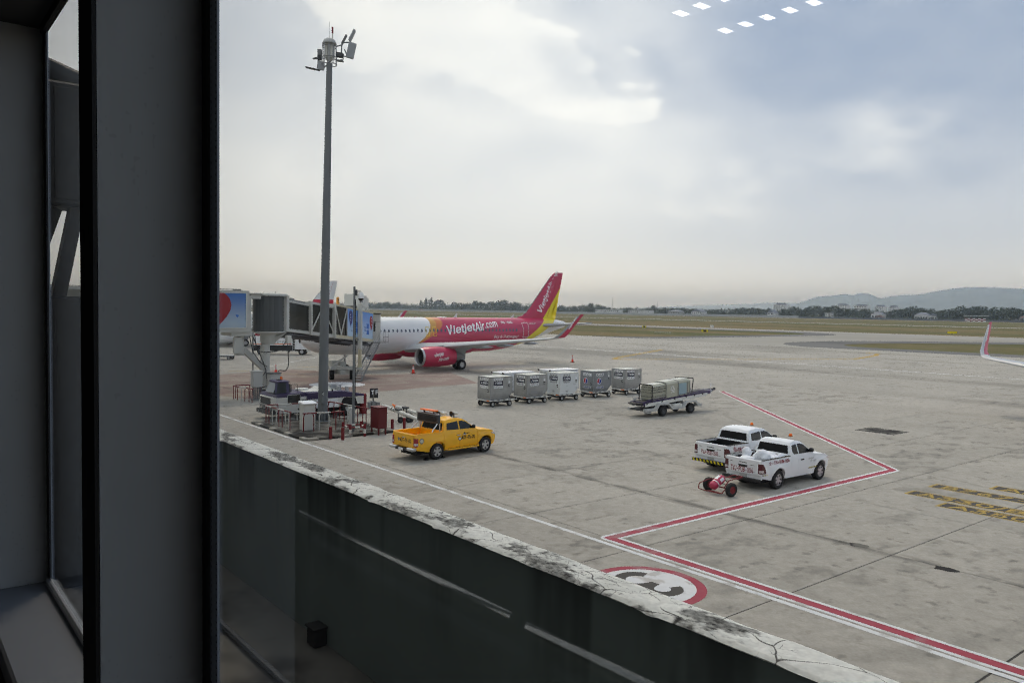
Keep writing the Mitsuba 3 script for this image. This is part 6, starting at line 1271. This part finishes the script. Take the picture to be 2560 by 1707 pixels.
# ------------------------------------------------------------------ far ground vehicles under the bridge
ft = Thing('catering_truck', 'white box truck far behind the jet bridge column', 'truck', tw=place((41.9, 111.4, 0), -35))
ft.add('box_body', rbox(0, 5.6, 0, 2.4, 1.35, 3.6, .03), 'vwhite'); ft.add('stripe', box(.1, 5.5, -.012, -.001, 1.50, 1.60), 'orange'); ft.add('lettering', text('Lab ground', (2.6, -.006, 1.75), (1, 0, 0), (0, 0, 1), .3, shear=.25), 'textdark'); ft.add('logo', box(.3, 1.6, -.01, -.001, 2.7, 3.0), 'textred'); ft.add('chassis', box(.1, 7.5, .2, 2.2, .55, 1.34), 'underbody')
c_ = ft.add('cab', hull([(6.0, 0, .8), (7.9, 0, .8), (6.0, 2.4, .8), (7.9, 2.4, .8), (6.0, 0, 2.7), (7.5, 0, 2.7), (6.0, 2.4, 2.7), (7.5, 2.4, 2.7), (7.9, 0, 1.7), (7.9, 2.4, 1.7)]), 'vwhite'); ft.add('side_window', hull([(6.5, -.01, 1.75), (7.5, -.01, 1.75), (6.5, -.01, 2.5), (7.3, -.01, 2.5), (6.5, .0, 1.75), (7.5, 0, 1.75), (7.3, 0, 2.5), (6.5, 0, 2.5)]), 'darkglass', up=c_); ft.add('bumper', box(7.6, 8.1, .1, 2.3, .45, .79), 'offwhite'); ft.add('ladder', cat(*[box(5.62, 5.98, -.03, .02, z, z + .05) for z in np.arange(.6, 3.4, .35)], box(5.61, 5.66, -.04, .03, .6, 3.5), box(5.94, 5.99, -.04, .03, .6, 3.5)), 'lightgrey')
ft.add('gap_panel', box(5.62, 5.98, .1, 2.3, .8, 3.4), 'black')
for x in (1.1, 6.9):
    for y in (.2, 2.2): wheel_pair(ft, 'wheel', x, y, .48, .3)
bc = Thing('flat_cart', 'low flat equipment cart far left below the walkway', 'cart', tw=place((33.0, 103.5, 0), -38)); bc.add('deck', box(0, 3.2, 0, 1.5, .5, .62), 'lightgrey'); bc.add('frame', box(.1, 3.1, .1, 1.4, .35, .499), 'darkgrey')
for x in (.4, 2.8):
    for y in (.1, 1.4): wheel_pair(bc, 'wheel', x, y, .25, .15)
fb = Thing('far_jet_bridge', 'grey banded jet bridge of the next stand seen below the walkway', 'jet bridge', tw=place((28, 118, 0), -37)); fb.add('tunnel', box(-7, 3.2, 0, 3, 3.7, 4.6), 'lightgrey'); fb.add('window_band', box(-7, 3.4, .02, 2.98, 3.35, 3.699), 'cabdark'); fb.add('skirt', box(-7, 3.0, 0, 3, 2.5, 3.349), 'grey'); fb.add('underframe', box(-6, 2.6, .5, 2.5, 1.8, 2.499), 'cabdark'); fb.add('leg', box(-4, -3.6, 1, 1.4, 0, 1.799), 'grey')
# ------------------------------------------------------------------ far side of the airfield
def hills(name, label, ridge, depth):
    R_ = np.array(ridge, float) * 1.35; n_ = 260; s = np.linspace(0, 1, len(R_)); q = np.linspace(0, 1, n_); P_ = np.stack([Pchip(s, R_[:, k])(q) for k in range(3)], 1)
    out = P_[:, :2] / np.linalg.norm(P_[:, :2], axis=1, keepdims=True); v = []
    rows = [(-depth, 0.0), (-depth * .7, .22), (-depth * .42, .50), (-depth * .2, .78), (0, 1.0), (depth * .5, .6), (depth, 0.0)]
    for o, h in rows:
        xy = P_[:, :2] + out * o; j = meshkit.fbm(np.stack([xy[:, 0] / 300, xy[:, 1] / 300, 0 * xy[:, 0]], 1), 4, 4) - .5
        jj = meshkit.fbm(np.stack([xy[:, 0] / 60, xy[:, 1] / 60, 0 * xy[:, 0]], 1), 3, 9) - .5
        z = P_[:, 2] * h * (1 + (j * .5 if 0 < h < 1 else 0)) + (jj * 9 if h == 1 else 0); v.append(np.column_stack([xy, np.maximum(z, 0) - .5]))
    f = [[i * n_ + k, i * n_ + k + 1, (i + 1) * n_ + k + 1, (i + 1) * n_ + k] for i in range(len(rows) - 1) for k in range(n_ - 1)]
    struct(name, label, tm(np.vstack(v), f), 'hillm', True)


hills('hills', 'hazy blue hills on the right horizon', [(7500, 4990, 8), (7594, 4830, 52), (7668, 4712, 111), (7719, 4627, 148), (7779, 4526, 183), (7847, 4408, 197), (7894, 4323, 210), (7930, 4256, 202), (7964, 4192, 221), (8001, 4122, 215), (8056, 4014, 172), (8093, 3938, 192), (8133, 3855, 200), (8204, 3701, 213), (8272, 3546, 246), (8332, 3402, 274), (8389, 3260, 283), (8452, 3094, 279), (8529, 2873, 266), (8658, 2457, 221), (8797, 1899, 133), (8926, 1149, 40)], 2200)
hills('hills', 'faint low ridge farther away behind the blue hills', [(9300, 9100, 5), (9459, 8918, 25), (9899, 8426, 79), (10325, 7899, 113), (10669, 7427, 139), (10889, 7102, 163), (11067, 6821, 160), (11377, 6290, 143), (12058, 4859, 85)], 2200)
# trees
rt = np.random.default_rng(11)
def crown(kind, nq=420):
    """Leaf clumps through the volume of a few lobes; unit height 1, crown from 0.15 up."""
    L = {0: [(0, 0, .62, .62, .36), (.28, .1, .55, .4, .3), (-.3, -.1, .55, .42, .3), (.05, .2, .70, .4, .28)], 1: [(0, 0, .55, .30, .42), (.12, .08, .75, .22, .24), (-.14, .0, .45, .26, .3), (.05, -.1, .86, .13, .14)],
         2: [(0, 0, .55, .42, .42), (.2, .0, .42, .32, .28), (-.18, .1, .62, .3, .3)], 3: [(0, 0, .5, .16, .4), (.06, 0, .8, .09, .18), (-.12, .05, .62, .10, .2), (.13, .0, .55, .1, .22)], 4: [(0, 0, .42, .55, .38), (.4, .1, .35, .4, .3), (-.4, 0, .36, .42, .32)]}[kind]
    w = np.array([a[3] * a[3] * a[4] for a in L]); pick = rt.choice(len(L), nq, p=w / w.sum()); v = []
    for k in pick:
        x, y, z, r, h = L[k]; d = rt.normal(size=3); d /= np.linalg.norm(d); rr = rt.uniform(.45, 1.06) ** .6
        c = np.array([x + d[0] * r * rr, y + d[1] * r * rr, max(.06, z + d[2] * h * rr)]); a = rt.normal(size=3); a /= np.linalg.norm(a); b = np.cross(a, rt.normal(size=3)); b /= np.linalg.norm(b)
        s = rt.uniform(.035, .075) * (.7 if kind == 3 else 1); v += [c + a * s, c + b * s * .8, c - a * s * .9, c - b * s]
    return tm(v, [[4 * i, 4 * i + 1, 4 * i + 2, 4 * i + 3] for i in range(nq)])


CR = [[mikit.ply(crown(k), 'leaf') for _ in range(2)] for k in range(5)]
TK = mikit.ply(cat(tube([(0, 0, 0), (.01, 0, .25), (0, .01, .5)], [.022, .016, .008], 6), tube([(.005, 0, .24), (.16, .05, .5)], [.012, .005], 5), tube([(.005, 0, .28), (-.15, -.03, .52)], [.012, .005], 5)), 'trunk')
TREES = [(1071,2075,14.1),(1072,2038,16.4),(1143,2144,17.8),(1109,2045,15.2),(1093,1968,11.5),(1062,1885,17.0),(1160,2029,18.6),(1065,1825,15.1),(1135,1922,17.4),(1095,1820,9.4),(1153,1893,9.2),(1109,1782,9.1),(1155,1836,28.7),(1139,1788,32.6),(1124,1741,33.3),(1082,1656,25.0),(1163,1750,20.5),(1168,1736,11.4),(1149,1670,17.2),(1071,1535,17.7),(1076,1511,17.7),(1168,1607,20.6),(1140,1543,18.4),(1127,1504,14.0),(1123,1475,18.2),(1115,1448,16.4),(1064,1363,18.7),(1105,1389,15.0),(1100,1364,16.7),(1122,1377,13.1),(1166,1405,10.9),(1152,1362,16.5),(1091,1272,16.9),(1126,1291,16.3),(1140,1289,17.4),(1107,1232,14.2),(1165,1282,17.2),(1099,1196,15.4),(1076,1147,15.5),(1172,1225,18.1),(1068,1094,19.2),(1165,1173,19.7),(1108,1104,16.1),(1107,1084,13.9),(1103,1067,11.6),(1119,1063,13.0),(1124,1048,14.2),(1147,1055,9.0),(1158,1048,10.2),(1135,1012,13.0),(1148,1007,17.0),(1156,999,12.2),(1101,938,16.8),(1158,968,16.0),(1160,960,15.5),(1135,926,14.1),(1141,917,12.4),(1110,879,12.4),(1085,843,9.9),(1161,888,9.9),(1160,873,10.3),(1143,845,10.3),(1101,800,9.1),(1118,799,12.8),(1083,759,15.1),(1171,805,15.6),(1128,767,13.6),(1159,779,14.1),(1162,767,14.2),(1083,704,12.0),(1064,678,12.2),(1077,679,9.3),(1104,685,16.5),(1069,652,16.3),(1134,681,15.1),(1122,662,18.7),(1063,614,12.7),(1067,609,17.6),(1109,624,17.7),(1067,588,15.0),(1062,575,14.0),(1151,612,14.4),(1065,557,11.5),(1086,562,13.8),(1095,559,11.4),(1161,583,11.8),(1076,533,11.2),(1095,532,12.3),(1071,510,15.1),(1109,520,14.9),(1168,542,17.5),(1092,499,18.3),(1161,522,16.3),(1159,515,17.9),(1095,477,16.5),(1064,454,13.1),(1103,462,14.7),(1136,466,17.1),(1119,449,19.5),(1143,450,16.2),(1103,428,18.4),(1154,442,18.9),(1106,415,16.3),(1086,399,17.8),(1100,397,17.6),(1089,384,18.6),(1068,373,16.1),(1116,384,17.8),(1082,368,16.1),(1091,365,14.1),(1118,368,16.9),(1126,363,13.0),(1104,352,17.4),(1137,354,18.6)]
def bearing(x, y): return math.degrees(math.atan2(x, y))
marks = [(bearing(1130, 1760), 'pale flat roofs'), (bearing(1058, 1118), 'grey sheds'), (bearing(1058, 1000), 'long white blocks'), (bearing(1056, 834), 'gabled white house'), (bearing(1056, 695), 'small white gabled house'), (bearing(1058, 533), 'grey roofed house'), (bearing(1056, 473), 'hipped roof house'), (bearing(1010, 388), 'checkered array')]
ordw = 'first second third fourth fifth sixth seventh eighth ninth tenth eleventh twelfth thirteenth fourteenth fifteenth sixteenth seventeenth eighteenth nineteenth twentieth'.split()
ordw += ['twenty-' + o for o in ordw[:9]] + ['thirtieth'] + ['thirty-' + o for o in ordw[:9]]
adj = {0: 'broad domed dark', 1: 'tall uneven', 2: 'rounded bushy', 3: 'slender feathery', 4: 'low spreading'}
trs = sorted((bearing(x, y), x, y, h) for x, y, h in TREES); cnt = {}
for i, (b, x, y, h) in enumerate(trs):
    kind = 3 if h > 24 else int(rt.choice([0, 0, 1, 2, 2, 4] if h > 12 else [2, 4, 2])); 
    before = [m for m in marks if m[0] <= b]; mk_ = before[-1] if before else None; c = cnt[mk_] = cnt.get(mk_, -1) + 1
    lb = f'{adj[kind]} tree, {ordw[c]} to the right of the {mk_[1]}' if mk_ else f'{adj[kind]} tree, {ordw[c]} from the left end of the far treeline'
    t = Thing('tree', lb, 'tree', 'trees beyond the airfield wall'); sc = h * rt.uniform(.95, 1.1) * (1.35 if y > 1350 and h < 24 else 1.0); wd = sc * (1.0 if kind != 4 else 1.15) * rt.uniform(.85, 1.15); a = rt.uniform(0, 360)
    tw = T().translate([x, y, 0]).rotate([0, 0, 1], a).scale([wd, wd, sc]); scene[t.k + '__crown'] = {**CR[kind][i % 2], 'to_world': tw}; scene[t.k + '__trunk'] = {**TK, 'to_world': tw}
def clumps(n_, fx_, fy_, fz_, s0, s1):
    c = np.stack([fx_(n_), fy_(n_), fz_(n_)], 1); a = rt.normal(size=(n_, 3)); a /= np.linalg.norm(a, axis=1, keepdims=True); b = np.cross(a, rt.normal(size=(n_, 3))); b /= np.linalg.norm(b, axis=1, keepdims=True); s = rt.uniform(s0, s1, (n_, 1))
    v = np.stack([c + a * s, c + b * s * .8, c - a * s * .9, c - b * s], 1).reshape(-1, 3); return tm(v, np.arange(4 * n_).reshape(-1, 4))
yy = lambda n_: rt.uniform(280, 2350, n_)
_y = [None]
def fyw(n_): _y[0] = yy(n_); return _y[0]
def fzw(n_): return rt.uniform(.05, 1, n_) * np.where(_y[0] > 1350, 1.45, 1.0) * (6.5 + 9 * meshkit.noise(np.stack([_y[0] / 34, 0 * _y[0], 0 * _y[0]], 1), 3))
struct('woodland', 'far-off mass of trees and scrub along the whole airfield boundary', clumps(26000, lambda n_: rt.uniform(1090, 1230, n_), fyw, fzw, .9, 1.9), 'leaf', kind='stuff')
def fzs(n_): return rt.uniform(.05, 1, n_) * (1.6 + 3.2 * meshkit.noise(np.stack([_y[0] / 14, 0 * _y[0], 0 * _y[0]], 1), 8))
struct('scrub', 'low scrub behind the airfield wall', clumps(9000, lambda n_: rt.uniform(1049, 1056, n_), fyw, fzs, .5, 1.1), 'leaf', kind='stuff')
pw = Thing('perimeter_wall', 'long pale grey wall across the far side of the airfield', 'wall'); pw.add('wall', box(1044, 1044.4, 640, 3200, 0, 3.2), 'fencem'); pw.add('coping', box(1043.9, 1044.5, 640, 3200, 3.204, 3.4), 'fencem')
pf = Thing('perimeter_fence', 'dark mesh fence at the right end of the airfield wall', 'fence'); pf.add('rail', cat(*[box(1043, 1043.1, 100, 639, z, z + .08) for z in np.arange(.2, 2.5, .28)]), 'roofgrey'); pf.add('backing', box(1043.2, 1043.25, 100, 639, 0.1, 1.7), 'roofgrey')


def building(name, label, x, y, w, d, h, roof='flat', wall='housewhite', rm='roofgrey', nw=4, ns=1, cat_='house', rh=2.5):
    """A building whose front looks at the camera side (-x), w along y."""
    t = Thing(name, label, cat_); wl = t.add('wall', box(x, x + d, y - w / 2, y + w / 2, 0, h), wall); o = .5
    if roof == 'flat': t.add('roof', box(x - o, x + d + o, y - w / 2 - o, y + w / 2 + o, h + .01, h + .45), rm)
    elif roof == 'gable': t.add('roof', hull([(x + a, y + b * (w / 2 + o), z) for a, z in ((-o, h + .01), (d + o, h + .01)) for b in (-1, 1)] + [(x + a, y, h + rh) for a in (-o, d + o)]), rm)
    else: t.add('roof', hull([(x + a, y + b * (w / 2 + o), h + .01) for a in (-o, d + o) for b in (-1, 1)] + [(x + d / 2, y + b * w / 5, h + rh) for b in (-1, 1)]), rm)
    for s in range(ns):
        z0 = h * (s + .30) / ns; z1 = h * (s + .80) / ns
        for i in range(nw):
            c = y - w / 2 + w * (i + .5) / nw; k = t.add('window', box(x - .10, x - .02, c - w / nw * .32, c + w / nw * .32, z0, z1), 'housewin'); t.add('frame', box(x - .13, x - .101, c - .08, c + .08, z0, z1), wall, up=k)
    return t


bu = []
bu.append(building('terrace_block', 'left long white two storey block with rows of dark windows', 1058, 1041, 60, 12, 8.2, nw=12, ns=2, cat_='building', wall='housewhite', rm='housewhite'))
bu.append(building('terrace_block', 'right long white two storey block beside a dark tree', 1058, 962, 50, 12, 7.8, nw=10, ns=2, cat_='building', rm='housewhite'))
building('house', 'white house with a pale gable facing the airfield', 1057, 834, 21, 14, 7.2, 'gable', nw=5, ns=2, rh=4.6, rm='roofgrey'); building('house', 'narrow white gabled house among dark trees', 1057, 695, 12, 12, 7.0, 'gable', nw=2, ns=2, rh=4.5)
building('house', 'white house with a broad hipped grey roof', 1057, 473, 17, 12, 6.2, 'hip', nw=5, rh=4.2); building('house', 'small white house with a roof tank right of the hipped roof', 1057, 459, 6.0, 8, 6.0, 'gable', nw=1, rh=3.2)
building('house', 'grey roofed white house half hidden by trees', 1059, 533, 15, 12, 7.0, 'hip', wall='housewhite', nw=3, rh=3.6, rm='roofgrey'); building('shed', 'dull red roofed shed in front of the grey roofed house', 1050, 525, 12, 6, 3.2, 'gable', wall='housegrey', rm='roofm', nw=2, rh=2.6, cat_='shed')
building('house', 'pale house left of the dark hedge of trees', 1058, 603, 8, 9, 7.4, 'flat', nw=2, ns=2, rm='housewhite'); building('shed', 'low shed with twin pale roofs left of the long white blocks', 1058, 1118, 32, 10, 3.2, 'flat', wall='housegrey', rm='housewhite', nw=6, cat_='shed')
building('house', 'pale house between the long white blocks and the gabled house', 1060, 884, 26, 12, 7.0, 'hip', nw=5, ns=2, rh=2.6, rm='roofgrey', wall='housegrey'); building('warehouse', 'long pale roof above the trees near the tall feathery trees', 1200, 1800, 66, 30, 15.5, 'hip', nw=8, rh=2.4, rm='housewhite', cat_='building')
building('house', 'house with brown roof among trees at the far right', 1056, 352, 14, 12, 5.4, 'hip', wall='housegrey', rm='roofm', nw=3, rh=3.8); building('house', 'pale roofed house behind the checkered array', 1090, 372, 15, 12, 9.0, 'hip', wall='housegrey', rm='roofgrey', nw=3, rh=3.0)
for x, y, w, h, lb in ((1500, 965, 29, 24.5, 'leftmost white apartment block with a dark roof storey'), (1520, 838, 24, 24.0, 'white apartment block second from left above the trees'), (1510, 793, 26, 22.5, 'white apartment block third from left above the trees'), (1530, 765, 16, 22, 'white apartment block right of centre in the far row'), (1535, 742, 14, 21, 'rightmost white apartment block of the far row')):
    t = building('apartment_block', lb, x, y, w, 16, h, 'flat', nw=5, ns=6, cat_='apartment block', rm='housewhite'); t.add('roof_storey', box(x + 1, x + 13, y - w * .3, y + w * .3, h + .46, h + 3.4), 'roofgrey')
t = Thing('shrine_tower', 'small white domed tower right of the tall feathery trees', 'tower'); t.add('tower', box(1395, 1405, 2120, 2132, 0, 27), 'housewhite'); t.add('dome', sphere((1400, 2126, 27), 6.2, 2, (1, 1, 1.1)), 'roofm', True)
for x, y, h, lb in ((1300, 1261, 36, 'thin radio mast above the long white blocks'), (1300, 1129, 27, 'shorter thin mast right of the long white blocks')):
    t = Thing('radio_mast', lb, 'mast'); t.add('mast', cat(*[tube([(x + a, y + b, 0), (x, y, h)], .22, 4) for a, b in ((-1, 0), (1, 0), (0, 1))], *[tube([(x - 1 + z / h, y, z), (x + 1 - z / h, y, z + 2)], .12, 4) for z in np.arange(2, h - 2, 3)]), 'grey')
for X, Y, w, lb, ckey in ((1008, 389, 23, 'red and white checkered antenna array under a pale canopy at far right', True), (1012, 1608, 15, 'far left red and white checkered antenna array in the grass', False)):
    t = Thing('antenna_array', lb, 'antenna'); n_ = 8
    for i in range(n_):
        for j in range(3): t.add('panel', box(X, X + .2, Y - w / 2 + w * i / n_ + .05, Y - w / 2 + w * (i + 1) / n_ - .05, .5 + j * 1.2, 1.6 + j * 1.2), 'railred' if (i + j) % 2 else 'housewhite')
    t.add('foot', box(X - .2, X + .6, Y - w / 2, Y + w / 2, 0, .4), 'housewhite')
    if ckey:
        t.add('canopy', box(X - 2, X + 7, Y - w / 2 - 1, Y + w / 2 + 1, 6.8, 7.3), 'housewhite')
        for q in (-1, 1): t.add('post', box(X + 3, X + 3.3, Y + q * w / 2 - .15, Y + q * w / 2 + .15, 0, 6.8), 'grey')
for x, y, w, lb, dark in ((247.1, 221.5, 1.6, 'small yellow taxiway sign farthest left in the grass', True), (220.9, 170.6, 2.2, 'yellow taxiway sign with a black panel on the left island', True), (318.4, 130.8, 3.2, 'long yellow taxiway sign in the grass at right', False)):
    t = Thing('taxiway_sign', lb, 'sign', tw=place((x, y, 0), -55)); t.add('panel', box(-w / 2, w / 2, -.1, .1, .15, .95), 'signyellow')
    if dark: t.add('black_panel', box(-w * .2, w * .25, -.112, -.101, .22, .88), 'black')
    for q in (-.35, .35): t.add('foot', box(w * q - .05, w * q + .05, -.05, .05, -.06, .149), 'grey')
t = Thing('light_bar', 'low white light bar in the left grass island', 'light bar', tw=place((193.3, 165.5, 0), -50)); t.add('bar', box(-2.6, 2.6, -.05, .05, .35, .45), 'offwhite'); [t.add('foot', box(q - .04, q + .04, -.04, .04, -.06, .349), 'grey') for q in (-2.4, -.8, .8, 2.4)]
t = Thing('equipment_box', 'small white box in the far grass left of centre', 'box'); t.add('case', box(299, 300, 226.6, 227.9, 0, 1.0), 'offwhite'); t.add('foot', box(299.2, 299.8, 226.9, 227.6, -.06, -.004), 'grey')
for i, (x, y, lb) in enumerate(((1030, 668, 'white car in the left of two at the far wall'), (1030, 648, 'white car in the right of two at the far wall'))):
    t = Thing('car', lb, 'car', tw=place((x, y, 0), 90)); t.add('body', cat(hull([(a, b, z) for a, z in ((-2.1, .3), (2.1, .3), (2.1, .8), (-2.1, .85)) for b in (-.8, .8)])), 'vwhite'); t.add('cabin', hull([(a, b, z) for a, z in ((-1.5, .86), (1.2, .86), (.6, 1.42), (-1.1, 1.42)) for b in (-.7, .7)]), 'darkglass')
    for a in (-1.3, 1.3): t.add('wheel', cyl((a, -.82, .3), (a, .82, .3), .3, 10), 'rubber')
# ------------------------------------------------------------------ haze, outside everything but the sky
hz = struct('haze', 'thin pale haze over the whole airfield', box(0, 1, 0, 1, 0, 1), 'white', kind='stuff')
scene[hz.k] = {'type': 'cube', 'to_world': T().translate([8450, 4500, 199]).scale([11500, 12600, 201.5]), 'bsdf': {'type': 'null'}, 'interior': {'type': 'ref', 'id': 'air'}}
